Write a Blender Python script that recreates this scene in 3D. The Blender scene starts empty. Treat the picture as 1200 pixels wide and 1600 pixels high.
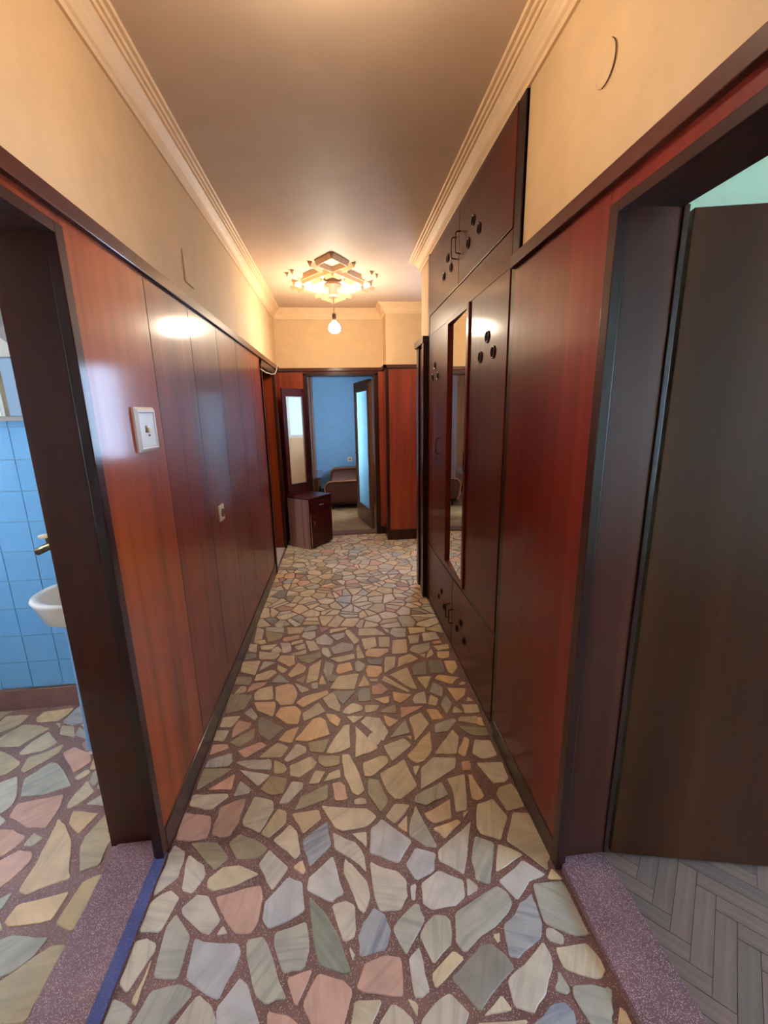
import bpy, math, random
from math import radians as R, sin, cos, pi
from mathutils import Vector, Matrix
from mathutils.noise import noise as pnoise
random.seed(7)
S = bpy.context.scene
C = S.collection

# ---------------------------------------------------------------- camera
H = 1.55
YAW, PITCH, ROLL, FPX = R(5.793), R(13.110), R(-1.083), 658.97
fwd = Vector((sin(YAW)*cos(PITCH), cos(YAW)*cos(PITCH), -sin(PITCH)))
rt = Vector((cos(YAW), -sin(YAW), 0)); up = rt.cross(fwd)
r2 = rt*cos(ROLL) + up*sin(ROLL); u2 = -rt*sin(ROLL) + up*cos(ROLL)
cam = bpy.data.objects.new('camera', bpy.data.cameras.new('camera')); C.objects.link(cam)
m = Matrix((r2, u2, -fwd)).transposed().to_4x4(); m.translation = Vector((0, 0, H))
cam.matrix_world = m
cam.data.sensor_fit = 'HORIZONTAL'; cam.data.sensor_width = 36
cam.data.lens = FPX*36/1200; cam.data.clip_start = .02
S.camera = cam

# ---------------------------------------------------------------- world, exposure
S.view_settings.view_transform = 'Standard'; S.view_settings.look = 'None'
S.view_settings.gamma = 1; S.view_settings.use_curve_mapping = False
S.view_settings.exposure = 0.0
wd = bpy.data.worlds.new('sky'); S.world = wd; wd.use_nodes = True
bg = wd.node_tree.nodes['Background']; bg.inputs[0].default_value = (.45, .65, 1, 1); bg.inputs[1].default_value = .8

# daylight at the windows of the rooms off the hall (each just outside its own glass)
def area(name, loc, rot, sx, sy, power, col):
    d = bpy.data.lights.new(name, 'AREA'); d.shape = 'RECTANGLE'; d.size = sx; d.size_y = sy
    d.energy = power; d.color = col
    o = bpy.data.objects.new(name, d); o.location = loc; o.rotation_euler = rot; C.objects.link(o)
DAY = (.50, .68, 1.0)
area('daylight_bedroom', (3.95, -.5, 1.5), (0, R(90), 0), 1.3, 1.8, 225, DAY)      # faces -x
area('daylight_bathroom', (-2.86, 1.4, 1.55), (0, R(-90), 0), .9, .9, 125, (.82, .90, 1.0))   # faces +x
area('daylight_lobby', (1.46, 5.32, 1.62), (R(-90), 0, 0), .9, 1.1, 62, DAY)
area('daylight_lobby_side', (2.55, 4.5, 1.65), (0, R(90), 0), 1.0, .8, 3.0, (.55, .80, 1.0))   # faces -y
area('daylight_blue_room', (1.35, 7.2, 1.5), (0, R(90), 0), 1.3, 1.8, 108, (.84, .92, 1.0))
area('daylight_side_room', (-2.75, 4.5, 1.5), (0, R(-90), 0), 1.1, 1.2, 14, (.8, .88, 1.0))
LAMP_FAR, LAMP_NEAR = 38.0, 14.0
WARM = (1.0, .85, .64)

# ---------------------------------------------------------------- materials
def lin(r, g, b):
    f = lambda c: (c/255/12.92) if c/255 <= .04045 else ((c/255+.055)/1.055)**2.4
    return (f(r), f(g), f(b), 1)
def newmat(name):
    mt = bpy.data.materials.new(name); mt.use_nodes = True
    nt = mt.node_tree; return mt, nt, nt.nodes['Principled BSDF']
def nd(nt, t, **kw):
    n = nt.nodes.new(t)
    for k, v in kw.items(): setattr(n, k, v)
    return n
def ramp(nt, fac, stops):
    n = nd(nt, 'ShaderNodeValToRGB'); e = n.color_ramp.elements
    while len(e) < len(stops): e.new(.5)
    for i, (p, c) in enumerate(stops): e[i].position = p; e[i].color = c
    nt.links.new(fac, n.inputs[0]); return n.outputs[0]
def coords(nt, scale, rot=(0, 0, 0)):
    tc = nd(nt, 'ShaderNodeTexCoord'); mp = nd(nt, 'ShaderNodeMapping')
    mp.inputs['Scale'].default_value = scale; mp.inputs['Rotation'].default_value = rot
    nt.links.new(tc.outputs['Object'], mp.inputs[0]); return mp.outputs[0]
def noise(nt, vec, scale=1, detail=4, rough=.55, dist=0):
    n = nd(nt, 'ShaderNodeTexNoise'); n.inputs['Scale'].default_value = scale
    n.inputs['Detail'].default_value = detail; n.inputs['Roughness'].default_value = rough
    n.inputs['Distortion'].default_value = dist
    nt.links.new(vec, n.inputs['Vector']); return n.outputs['Fac']
def mixc(nt, fac, a, b, mode='MIX'):
    n = nd(nt, 'ShaderNodeMix', data_type='RGBA', blend_type=mode)
    for s, v in ((0, fac), (6, a), (7, b)):
        if isinstance(v, (int, float, tuple)): n.inputs[s].default_value = v
        else: nt.links.new(v, n.inputs[s])
    return n.outputs[2]
def bump(nt, bs, h, strength, dist=.01):
    b = nd(nt, 'ShaderNodeBump'); b.inputs['Strength'].default_value = strength; b.inputs['Distance'].default_value = dist
    nt.links.new(h, b.inputs['Height']); nt.links.new(b.outputs[0], bs.inputs['Normal'])
def plain(name, col, rough=.5, metal=0, spec=.5, nb=0, nscale=30, var=0):
    mt, nt, bs = newmat(name)
    bs.inputs['Roughness'].default_value = rough; bs.inputs['Metallic'].default_value = metal
    bs.inputs['Specular IOR Level'].default_value = spec
    n = noise(nt, coords(nt, (1, 1, 1)), nscale, 4)
    d = tuple(c*(1-var) for c in col[:3]) + (1,)
    l = tuple(min(1, c*(1+var)) for c in col[:3]) + (1,)
    nt.links.new(ramp(nt, n, [(.3, d), (.7, l)]), bs.inputs['Base Color'])
    if nb: bump(nt, bs, n, nb, .002)
    return mt
def wood(name, dark, mid, light, scale=(16, 16, .9), rough=.26, coat=.6, wavy=.0, warp=3.0, crough=.12, orange=None):
    mt, nt, bs = newmat(name)
    v = coords(nt, tuple(s*.7 for s in scale))
    n1 = noise(nt, v, 1.0, 3, .5, warp*.1)
    n2 = noise(nt, coords(nt, (scale[0]*1.9, scale[1]*1.9, scale[2]*1.3)), 1.0, 2, .5)
    n3 = noise(nt, coords(nt, (1.3, 1.3, .55)), 1.0, 2)
    col = ramp(nt, n1, [(.22, dark), (.5, mid), (.80, light)])
    fine = ramp(nt, n2, [(.3, (.80, .79, .79, 1)), (.65, (1.05, 1.04, 1.04, 1))])
    col = mixc(nt, .8, col, fine, 'MULTIPLY')
    big = ramp(nt, n3, [(.32, (.66, .60, .66, 1)), (.68, (1.25, 1.2, 1.0, 1))])
    col = mixc(nt, .8, col, big, 'MULTIPLY')
    nt.links.new(col, bs.inputs['Base Color'])
    bs.inputs['Roughness'].default_value = rough
    bs.inputs['Coat Weight'].default_value = coat; bs.inputs['Coat Roughness'].default_value = crough
    bs.inputs['Coat IOR'].default_value = 1.42; bs.inputs['Specular IOR Level'].default_value = .12
    if wavy:
        nw = noise(nt, coords(nt, (4.5, 4.5, 1.6)), 1.0, 0, .5)
        b = nd(nt, 'ShaderNodeBump'); b.inputs['Strength'].default_value = wavy*.5; b.inputs['Distance'].default_value = .01
        nt.links.new(nw, b.inputs['Height']); nt.links.new(b.outputs[0], bs.inputs['Coat Normal'])
    return mt
VZ = (16, 16, .9); HX = (.9, 16, 16); HY = (16, .9, 16)
M = {}
M['panel_left'] = wood('panel_left', lin(90, 32, 16), lin(116, 44, 18), lin(136, 58, 22), VZ, .45, .6, .10, crough=.13)
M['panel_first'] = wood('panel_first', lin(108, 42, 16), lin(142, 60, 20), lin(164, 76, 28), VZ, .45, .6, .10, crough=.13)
M['panel_right'] = wood('panel_right', lin(88, 24, 18), lin(102, 29, 20), lin(116, 37, 24), VZ, .45, .6, .06)
M['panel_end'] = wood('panel_end', lin(124, 54, 36), lin(146, 66, 44), lin(160, 78, 52), VZ, .45, .4, .05)
M['wardrobe'] = wood('wardrobe', lin(78, 26, 20), lin(92, 32, 24), lin(104, 40, 30), VZ, .45, .35, .06)
M['wardrobe_flat'] = wood('wardrobe_flat', lin(80, 32, 24), lin(94, 40, 30), lin(108, 50, 38), (14, 1.0, 9), .35, .25, .05)
M['rail'] = wood('rail', lin(52, 26, 20), lin(74, 38, 30), lin(92, 50, 40), HY, .45, .6, .1)
M['rail_x'] = wood('rail_x', lin(52, 26, 20), lin(74, 38, 30), lin(92, 50, 40), HX, .45, .6, .1)
M['casing'] = wood('casing', lin(38, 18, 14), lin(50, 24, 19), lin(62, 31, 24), VZ, .45, .6, .06)
M['jamb'] = wood('jamb', lin(58, 28, 20), lin(78, 38, 26), lin(92, 48, 32), (9, 9, .6), .45, .4, .06)
M['jamb_far'] = wood('jamb_far', lin(76, 28, 14), lin(108, 42, 20), lin(128, 56, 28), (9, 9, .6), .35, .4, .04)
M['door_dark'] = wood('door_dark', lin(62, 34, 18), lin(80, 46, 26), lin(94, 56, 34), (9, 9, .5), .4, .38, .06, crough=.2)
M['door_frame_light'] = wood('door_frame_light', lin(88, 56, 40), lin(112, 74, 52), lin(128, 88, 64), VZ, .4, .3, .03)
M['cabinet_maroon'] = wood('cabinet_maroon', lin(46, 14, 16), lin(66, 20, 22), lin(80, 28, 28), HX, .3, .4, .03)
M['cabinet_side'] = wood('cabinet_side', lin(122, 84, 82), lin(158, 120, 118), lin(180, 146, 142), (38, 38, .6), .4, .3, .02)
M['black_gap'] = plain('black_gap', lin(14, 9, 8), .9, spec=.05)
M['wall'] = plain('wall_cream', lin(204, 171, 130), .75, nb=.12, nscale=9, var=.05)
M['ceiling'] = plain('ceiling_plaster', lin(206, 178, 152), .62, spec=.22, nb=.10, nscale=5, var=.05)
M['cornice'] = plain('cornice_plaster', lin(226, 192, 150), .55, nb=.04, nscale=14, var=.04)
M['blue_wall'] = plain('blue_wall', lin(118, 166, 208), .7, nb=.06, nscale=8, var=.04)
M['green_wall'] = plain('green_wall', lin(188, 216, 184), .75, nb=.1, nscale=8, var=.04)
M['pale_paint'] = plain('pale_teal_paint', lin(176, 206, 212), .5, var=.03, nscale=5)
M['white_wall'] = plain('white_wall', lin(226, 224, 220), .75, nb=.1, nscale=8, var=.03)
M['grey_plaster'] = plain('grey_plaster', lin(160, 158, 160), .9, nb=.4, nscale=25, var=.1)
M['tile'] = plain('blue_tile', lin(112, 170, 218), .16, nb=.0, nscale=6, var=.05)
M['tile_grout'] = plain('tile_grout', lin(130, 160, 180), .8)
M['porcelain'] = plain('porcelain', lin(238, 236, 232), .12)
M['blue_paint'] = plain('blue_paint', lin(104, 150, 190), .3, var=.06, nscale=12)
M['brass_old'] = plain('old_brass', lin(92, 84, 62), .35, metal=.9, nb=.5, nscale=60, var=.3)
M['ivory'] = plain('ivory_plastic', lin(226, 208, 176), .35)
M['white_plastic'] = plain('white_plastic', lin(216, 214, 206), .3)
M['dirt_brown'] = plain('dirt_brown', lin(120, 92, 62), .6, var=.3)
M['metal_dark'] = plain('dark_metal', lin(70, 52, 42), .35, metal=.8)
M['chrome'] = plain('worn_chrome', lin(190, 186, 178), .25, metal=1)
M['grey_plastic'] = plain('grey_plastic', lin(150, 118, 98), .5)
M['marble'] = plain('marble_slab', lin(186, 178, 166), .3, var=.12, nscale=7)
M['fabric'] = plain('brown_fabric', lin(84, 44, 30), .95, nb=.3, nscale=90, var=.12)
M['fabric_light'] = plain('tan_piping', lin(168, 116, 80), .95, nb=.3, nscale=90, var=.1)
M['table_gloss'] = plain('table_gloss', lin(70, 58, 58), .08)
M['mortar_dark'] = plain('dark_seam', lin(40, 26, 20), .8)
mt, nt, bs = newmat('mirror_glass'); bs.inputs['Metallic'].default_value = 1; bs.inputs['Roughness'].default_value = .015
n = noise(nt, coords(nt, (1, 1, 1)), 3, 2)
nt.links.new(ramp(nt, n, [(.3, (.80, .82, .78, 1)), (.7, (.86, .88, .84, 1))]), bs.inputs['Base Color']); M['mirror'] = mt
mt, nt, bs = newmat('rippled_glass'); bs.inputs['Transmission Weight'].default_value = 1; bs.inputs['Roughness'].default_value = .4
bs.inputs['Base Color'].default_value = (.86, .97, 1, 1); bs.inputs['IOR'].default_value = 1.15
wv = nd(nt, 'ShaderNodeTexWave', wave_type='BANDS', bands_direction='Z'); wv.inputs['Scale'].default_value = 14; wv.inputs['Distortion'].default_value = 3
wv.inputs['Detail'].default_value = 1
nt.links.new(coords(nt, (1, 1, 1)), wv.inputs['Vector']); bump(nt, bs, wv.outputs['Fac'], .8, .02)
tr = nd(nt, 'ShaderNodeBsdfTranslucent'); tr.inputs[0].default_value = (.42, .70, .84, 1); mx = nd(nt, 'ShaderNodeMixShader')
sm_ = ramp(nt, wv.outputs['Fac'], [(.2, (.45, .45, .45, 1)), (.8, (.8, .8, .8, 1))])
nt.links.new(sm_, mx.inputs[0]); nt.links.new(bs.outputs[0], mx.inputs[1]); nt.links.new(tr.outputs[0], mx.inputs[2])
nt.links.new(mx.outputs[0], nt.nodes['Material Output'].inputs[0]); M['ripple'] = mt
mt, nt, bs = newmat('window_glass'); bs.inputs['Transmission Weight'].default_value = 1; bs.inputs['Roughness'].default_value = 0
bs.inputs['Base Color'].default_value = (.97, .99, 1, 1); bs.inputs['IOR'].default_value = 1.0; M['glass'] = mt
for key, pw in (('bulb_far', LAMP_FAR), ('bulb_near', LAMP_NEAR)):
    mt, nt, bs = newmat(key); bs.inputs['Emission Color'].default_value = WARM + (1,)
    bs.inputs['Emission Strength'].default_value = pw/(pi*4*pi*.046**2)
    bs.inputs['Base Color'].default_value = (1, .95, .85, 1); M[key] = mt

# terrazzo: purple-brown cement full of small pale chips
def terrazzo(name, base, chip, sc=190, thr=.42):
    mt, nt, bs = newmat(name); v = coords(nt, (1, 1, 1))
    vo = nd(nt, 'ShaderNodeTexVoronoi'); vo.inputs['Scale'].default_value = sc; nt.links.new(v, vo.inputs['Vector'])
    sep = nd(nt, 'ShaderNodeSeparateColor'); nt.links.new(vo.outputs['Color'], sep.inputs[0])
    lt = nd(nt, 'ShaderNodeMath', operation='LESS_THAN'); nt.links.new(vo.outputs['Distance'], lt.inputs[0]); lt.inputs[1].default_value = .36
    pick = nd(nt, 'ShaderNodeMath', operation='LESS_THAN'); nt.links.new(sep.outputs[0], pick.inputs[0]); pick.inputs[1].default_value = thr
    mu = nd(nt, 'ShaderNodeMath', operation='MULTIPLY'); nt.links.new(lt.outputs[0], mu.inputs[0]); nt.links.new(pick.outputs[0], mu.inputs[1])
    big = ramp(nt, noise(nt, v, 7, 3), [(.3, tuple(c*.72 for c in base[:3])+(1,)), (.7, tuple(c*1.2 for c in base[:3])+(1,))])
    cc = mixc(nt, sep.outputs[1], chip, tuple(c*.45 for c in chip[:3])+(1,))
    nt.links.new(mixc(nt, mu.outputs[0], big, cc), bs.inputs['Base Color'])
    bs.inputs['Roughness'].default_value = .45; return mt
M['grout'] = terrazzo('terrazzo_joint', lin(120, 86, 80), lin(205, 182, 172), 260, .5)
M['terrazzo'] = terrazzo('terrazzo_sill', lin(118, 82, 86), lin(216, 196, 192), 300, .8)
M['sill_edge'] = terrazzo('terrazzo_blue_edge', lin(84, 86, 128), lin(140, 146, 178), 260, .4)  # blue colour for the slanted front face of the bathroom sill
M['terrazzo_base'] = terrazzo('terrazzo_skirting', lin(112, 78, 72), lin(160, 130, 120), 260, .3)

def stone(name, col, streak, amt=.5, warm=(1.08, 1.0, .86, 1)):
    mt, nt, bs = newmat(name)
    gi = nd(nt, 'ShaderNodeNewGeometry'); oi = nd(nt, 'ShaderNodeObjectInfo')
    ad = nd(nt, 'ShaderNodeMath', operation='ADD'); nt.links.new(gi.outputs['Random Per Island'], ad.inputs[0]); nt.links.new(oi.outputs['Random'], ad.inputs[1])
    fr = nd(nt, 'ShaderNodeMath', operation='FRACT'); nt.links.new(ad.outputs[0], fr.inputs[0])
    tc = nd(nt, 'ShaderNodeTexCoord'); of = nd(nt, 'ShaderNodeVectorMath', operation='ADD')
    sc = nd(nt, 'ShaderNodeMath', operation='MULTIPLY'); sc.inputs[1].default_value = 37; nt.links.new(fr.outputs[0], sc.inputs[0])
    nt.links.new(tc.outputs['Object'], of.inputs[0]); nt.links.new(sc.outputs[0], of.inputs[1])
    mp = nd(nt, 'ShaderNodeMapping'); mp.inputs['Scale'].default_value = (3.5, 38, 10); nt.links.new(of.outputs[0], mp.inputs[0])
    st = noise(nt, mp.outputs[0], 1, 4, .6, .6)
    cl = noise(nt, of.outputs[0], 14, 3)
    base = ramp(nt, cl, [(.32, tuple(c*.86 for c in col[:3])+(1,)), (.68, tuple(min(1, c*1.1) for c in col[:3])+(1,))])
    f = ramp(nt, st, [(.47, (0, 0, 0, 1)), (.68, (amt, amt, amt, 1))])
    base = mixc(nt, f, base, streak)
    v = ramp(nt, fr.outputs[0], [(0, (.88, .88, .89, 1)), (.5, (1, 1, 1, 1)), (1, warm)])
    base = mixc(nt, 1.0, base, v, 'MULTIPLY')
    nt.links.new(base, bs.inputs['Base Color']); bs.inputs['Roughness'].default_value = .34
    bs.inputs['Specular IOR Level'].default_value = .45
    return mt
ST = {
 'w': ('marble_ivory', (218, 208, 190), (156, 152, 144), .45), 'W': ('marble_white', (216, 214, 212), (166, 168, 174), .4),
 'g': ('marble_grey_green', (194, 190, 174), (130, 134, 128), .6), 'G': ('marble_green', (154, 156, 138), (104, 110, 104), .6),
 'b': ('marble_blue_grey', (180, 184, 190), (110, 120, 144), .8), 'd': ('marble_slate', (150, 146, 138), (118, 116, 112), .5),
 't': ('marble_tan', (216, 200, 170), (164, 150, 126), .45), 'o': ('marble_apricot', (228, 198, 160), (190, 158, 124), .45),
 'p': ('marble_rose', (216, 174, 154), (174, 134, 120), .45), 'P': ('marble_brown_rose', (182, 150, 134), (150, 120, 108), .5),
 'y': ('marble_olive_tan', (202, 184, 150), (156, 142, 114), .45), 'Y': ('marble_dark_olive', (168, 154, 126), (130, 122, 102), .6)}
SM = {k: stone(n, lin(*c), lin(*s), a) for k, (n, c, s, a) in ST.items()}
def parquet(name, c1, c2, c3, rough=.5):
    mt, nt, bs = newmat(name); oi = nd(nt, 'ShaderNodeObjectInfo'); gi = nd(nt, 'ShaderNodeNewGeometry')
    ad = nd(nt, 'ShaderNodeMath', operation='ADD'); nt.links.new(gi.outputs['Random Per Island'], ad.inputs[0]); nt.links.new(oi.outputs['Random'], ad.inputs[1])
    fr = nd(nt, 'ShaderNodeMath', operation='FRACT'); nt.links.new(ad.outputs[0], fr.inputs[0])
    base = ramp(nt, fr.outputs[0], [(0, c1), (.5, c2), (1, c3)])
    g = ramp(nt, noise(nt, coords(nt, (3, 60, 20)), 1, 4), [(.3, (.75, .75, .75, 1)), (.7, (1.1, 1.1, 1.1, 1))])
    nt.links.new(mixc(nt, 1.0, base, g, 'MULTIPLY'), bs.inputs['Base Color']); bs.inputs['Roughness'].default_value = rough
    return mt
M['parquet_grey'] = parquet('parquet_worn', lin(112, 96, 86), lin(122, 103, 92), lin(132, 107, 96))
M['parquet_tan'] = parquet('parquet_tan', lin(150, 124, 92), lin(172, 144, 108), lin(186, 152, 112), .4)

# ---------------------------------------------------------------- mesh helpers
class MB:
    def __init__(s): s.v = []; s.f = []; s.mi = []; s.mats = []
    def _m(s, mat):
        if mat not in s.mats: s.mats.append(mat)
        return s.mats.index(mat)
    def add(s, vs, fs, mat):
        n = len(s.v); s.v += [Vector(p) for p in vs]; k = s._m(mat)
        for f in fs: s.f.append([n+i for i in f]); s.mi.append(k)
        return s
    def box(s, x0, x1, y0, y1, z0, z1, mat, T=None):
        vs = [(x, y, z) for x in (x0, x1) for y in (y0, y1) for z in (z0, z1)]
        if T: vs = [T(Vector(p)) for p in vs]
        return s.add(vs, [(0, 1, 3, 2), (4, 6, 7, 5), (0, 4, 5, 1), (2, 3, 7, 6), (0, 2, 6, 4), (1, 5, 7, 3)], mat)
    def prism(s, poly, z0, z1, mat, inset=0):
        n = len(poly); cx = sum(p[0] for p in poly)/n; cy = sum(p[1] for p in poly)/n
        vs = [(x, y, z0) for x, y in poly]
        if inset:
            vs += [(x, y, z1-inset*.7) for x, y in poly]
            t = []
            for x, y in poly:
                d = math.hypot(x-cx, y-cy) or 1; k = max(0, 1-inset/d); t.append((cx+(x-cx)*k, cy+(y-cy)*k, z1))
            vs += t; L = 3
        else: vs += [(x, y, z1) for x, y in poly]; L = 2
        fs = [[(L-1)*n+i for i in range(n)]]
        for l in range(L-1):
            for i in range(n): j = (i+1) % n; fs.append([l*n+i, l*n+j, (l+1)*n+j, (l+1)*n+i])
        return s.add(vs, fs, mat)
    def lathe(s, prof, c, mat, axis='z', n=24, sx=1, sy=1):
        """profile [(r, h)] turned about an axis through c"""
        vs = []
        for r, h in prof:
            for i in range(n):
                a = 2*pi*i/n; p = (r*cos(a)*sx, r*sin(a)*sy, h)
                if axis == 'x': p = (p[2], p[0], p[1])
                elif axis == 'y': p = (p[1], p[2], p[0])
                vs.append((c[0]+p[0], c[1]+p[1], c[2]+p[2]))
        fs = []
        for l in range(len(prof)-1):
            for i in range(n): j = (i+1) % n; fs.append([l*n+i, l*n+j, (l+1)*n+j, (l+1)*n+i])
        fs.append(list(range(n))[::-1]); fs.append([(len(prof)-1)*n+i for i in range(n)])
        return s.add(vs, fs, mat)
    def tube(s, pts, r, mat, n=8):
        pts = [Vector(p) for p in pts]; vs = []
        for k, p in enumerate(pts):
            d = (pts[min(k+1, len(pts)-1)]-pts[max(k-1, 0)]).normalized()
            a = d.orthogonal().normalized() if k == 0 else (a - d*a.dot(d)).normalized()
            b = d.cross(a)
            for i in range(n): t = 2*pi*i/n; vs.append(p+a*cos(t)*r+b*sin(t)*r)
        fs = []
        for l in range(len(pts)-1):
            for i in range(n): j = (i+1) % n; fs.append([l*n+i, l*n+j, (l+1)*n+j, (l+1)*n+i])
        fs.append(list(range(n))[::-1]); fs.append([(len(pts)-1)*n+i for i in range(n)])
        return s.add(vs, fs, mat)
    def build(s, name, parent=None, origin=None, bevel=0, smooth=False, recalc=True):
        """ONE mesh object; coordinates are world ones; a child keeps its thing's frame"""
        o0 = Vector(parent.get('_o', (0, 0, 0))) if parent else Vector(origin or (0, 0, 0))
        Tm = None
        me = bpy.data.meshes.new(name)
        me.from_pydata([p-o0 for p in s.v], [], s.f)
        for mt in s.mats: me.materials.append(M[mt] if isinstance(mt, str) and mt in M else SM[mt])
        for p, k in zip(me.polygons, s.mi): p.material_index = k; p.use_smooth = smooth
        if recalc:
            import bmesh
            b = bmesh.new(); b.from_mesh(me); bmesh.ops.recalc_face_normals(b, faces=b.faces); b.to_mesh(me); b.free()
        o = bpy.data.objects.new(name, me); C.objects.link(o)
        if parent: o.parent = parent
        else: o.location = o0
        o['_o'] = tuple(o0)
        if bevel:
            bv = o.modifiers.new('bevel', 'BEVEL'); bv.width = bevel; bv.segments = 2; bv.limit_method = 'ANGLE'; bv.harden_normals = False
        return o
def bx(name, a, mat, parent=None, origin=None, bevel=0):
    return MB().box(*a, mat).build(name, parent, origin, bevel)
def thing(name, label, cat, loc, group=None):
    o = bpy.data.objects.new(name, None); C.objects.link(o); o.location = loc; o['_o'] = tuple(loc)
    o['label'] = label; o['category'] = cat; o.empty_display_size = .1
    if group: o['group'] = group
    return o
def struct(o, label=None):
    o['kind'] = 'structure'
    if label: o['label'] = label
    return o
def sgroup(name, label, loc=(0, 0, 0)):
    o = bpy.data.objects.new(name, None); C.objects.link(o); o.location = loc; o['_o'] = tuple(loc)
    o.empty_display_size = .1; return struct(o, label)

# ================================================================ SETTING: walls and ceiling
CZ = 2.75
XL, XR, YE, YP = -.71, .71, 5.39, 5.09      # plaster planes: left, right, end wall, pilaster / lobby wall
w = MB()
for a in [(-.89, XL, -1.7, .49, -.02, CZ), (-.89, XL, 1.345, 4.14, -.02, CZ), (-.89, XL, 4.94, 5.55, -.02, CZ),
          (-.89, XL, .49, 1.345, 2.046, CZ), (-.89, XL, 4.14, 4.94, 2.0, CZ)]: w.box(*a, 'wall')
wall_left = struct(w.build('wall_left'), 'cream upper wall above the left hand wood panelling')
w = MB()
for a in [(XR, .875, -1.7, .24, -.02, CZ), (XR, .875, 1.11, 1.69, -.02, CZ), (XR, .875, .24, 1.11, 2.045, CZ),
          (XR, 1.3, 1.69, 3.33, 2.66, CZ), (XR, .80, 3.335, 3.66, -.02, CZ), (.80, 2.45, 3.58, 3.66, -.02, CZ)]: w.box(*a, 'wall')
wall_right = struct(w.build('wall_right'), 'cream upper wall above the right hand wood panelling')
w = MB()
for a in [(-.71, -.37, YE, 5.55, -.02, CZ), (.46, .574, YE, 5.55, -.02, CZ), (-.37, .46, YE, 5.55, 2.03, CZ),
          (.574, 1.0, YP, 5.25, -.02, CZ), (.574, .95, 5.25, 5.55, -.02, CZ), (1.95, 2.45, YP, 5.25, -.02, CZ), (1.0, 1.95, YP, 5.25, -.02, 1.07), (1.0, 1.95, YP, 5.25, 2.17, CZ)]: w.box(*a, 'wall')
wall_end = struct(w.build('wall_end'), 'cream wall over the glazed door at the end of the hall')
struct(MB().box(2.3, 2.45, 3.66, 4.1, -.02, CZ, 'wall').box(2.3, 2.45, 4.9, YP, -.02, CZ, 'wall').box(2.3, 2.45, 4.1, 4.9, -.02, 1.15, 'wall').box(2.3, 2.45, 4.1, 4.9, 2.15, CZ, 'wall').build('wall_lobby'))
struct(MB().box(-.89, .875, -1.85, -1.7, -.02, CZ, 'wall').build('wall_near'))
struct(MB().box(-2.95, 4.15, -2.1, 9.5, CZ, CZ+.1, 'ceiling').build('ceiling'), 'glossy cream plaster ceiling of the hall')

# bathroom shell
w = MB()
for a in [(-2.7, -.89, 2.24, 2.34, -.02, CZ), (-2.7, -.89, -.45, -.35, -.02, CZ)]: w.box(*a, 'white_wall')
wall_bath = struct(w.build('wall_bathroom'), 'bathroom wall with pale blue square tiles below white paint')
w = MB()
for a in [(-2.8, -2.7, 1.85, 3.9, -.02, CZ), (-2.8, -2.7, .95, 1.85, -.02, 1.1), (-2.8, -2.7, .95, 1.85, 2.0, CZ),
          (-2.8, -2.7, 3.9, 4.5-.5, -.02, CZ), (-2.8, -2.7, 5.0, 5.65, -.02, CZ), (-2.8, -2.7, 4.0, 5.0, -.02, .9), (-2.8, -2.7, 4.0, 5.0, 2.1, CZ)]: w.box(*a, 'white_wall')
for a in [(-.45, .2, -.02, CZ), (.9, .95, -.02, CZ), (.2, .9, -.02, 1.1), (.2, .9, 2.4, CZ)]: w.box(-2.8, -2.7, *a, 'pale_paint')
struct(w.build('wall_outer'))
struct(MB().box(-2.7, -.89, 3.75, 3.85, -.02, CZ, 'wall').box(-2.7, -.89, 5.55, 5.65, -.02, CZ, 'wall').build('wall_side_room'))
# bedroom shell (pale green)
w = MB()
for a in [(.875, 3.8, 1.5, 1.6, -.02, CZ), (.875, 3.9, -2.0, -1.9, -.02, CZ), (3.8, 3.9, -2.0, -1.4, -.02, CZ), (3.8, 3.9, .4, 1.6, -.02, CZ),
          (3.8, 3.9, -1.4, .4, -.02, .85), (3.8, 3.9, -1.4, .4, 2.15, CZ)]: w.box(*a, 'green_wall')
struct(w.build('wall_bedroom'), 'pale green bedroom wall above the open brown door')
# blue room shell
w = MB()
for a in [(-2.5, 1.1, 9.1, 9.2, -.02, CZ), (.95, 1.05, 5.55, 6.3, -.02, CZ), (.95, 1.05, 8.1, 9.1, -.02, CZ), (.95, 1.05, 6.3, 8.1, -.02, .85), (.95, 1.05, 6.3, 8.1, 2.15, CZ), (-2.5, -.37, 5.55, 5.57, -.02, CZ), (.46, .95, 5.55, 5.57, -.02, CZ), (-.37, .46, 5.55, 5.57, 2.03, CZ),
          (-2.6, -2.5, 5.57, 9.2, -.02, CZ)]: w.box(*a, 'blue_wall')
wall_blue = struct(w.build('wall_blue_room'), 'sky blue wall of the room behind the glazed door')

def window(name, axis, p, a0, a1, z0, z1):
    f = MB(); t = .05
    def b(u0, u1, v0, v1, q0=0, q1=.06, mat='white_plastic'):
        if axis == 'x': f.box(p+q0, p+q1, u0, u1, v0, v1, mat)
        else: f.box(u0, u1, p+q0, p+q1, v0, v1, mat)
    mid = (a0+a1)/2
    for q in [(a0, a1, z0, z0+t), (a0, a1, z1-t, z1), (a0, a0+t, z0+t, z1-t), (a1-t, a1, z0+t, z1-t), (mid-t/2, mid+t/2, z0+t, z1-t)]: b(*q)
    w_ = struct(f.build(name))
    for u0, u1 in ((a0+t, mid-t/2), (mid+t/2, a1-t)):
        g = MB()
        if axis == 'x': g.box(p+.028, p+.034, u0, u1, z0+t, z1-t, 'glass')
        else: g.box(u0, u1, p+.028, p+.034, z0+t, z1-t, 'glass')
        g.build('pane', w_)
window('window_1', 'y', 5.13, 1.0, 1.95, 1.07, 2.17)
window('window_2', 'x', 3.81, -1.4, .4, .85, 2.15)
window('window_3', 'x', -2.78, .95, 1.85, 1.1, 2.0)
window('window_4', 'x', .97, 6.3, 8.1, .85, 2.15)
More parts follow.
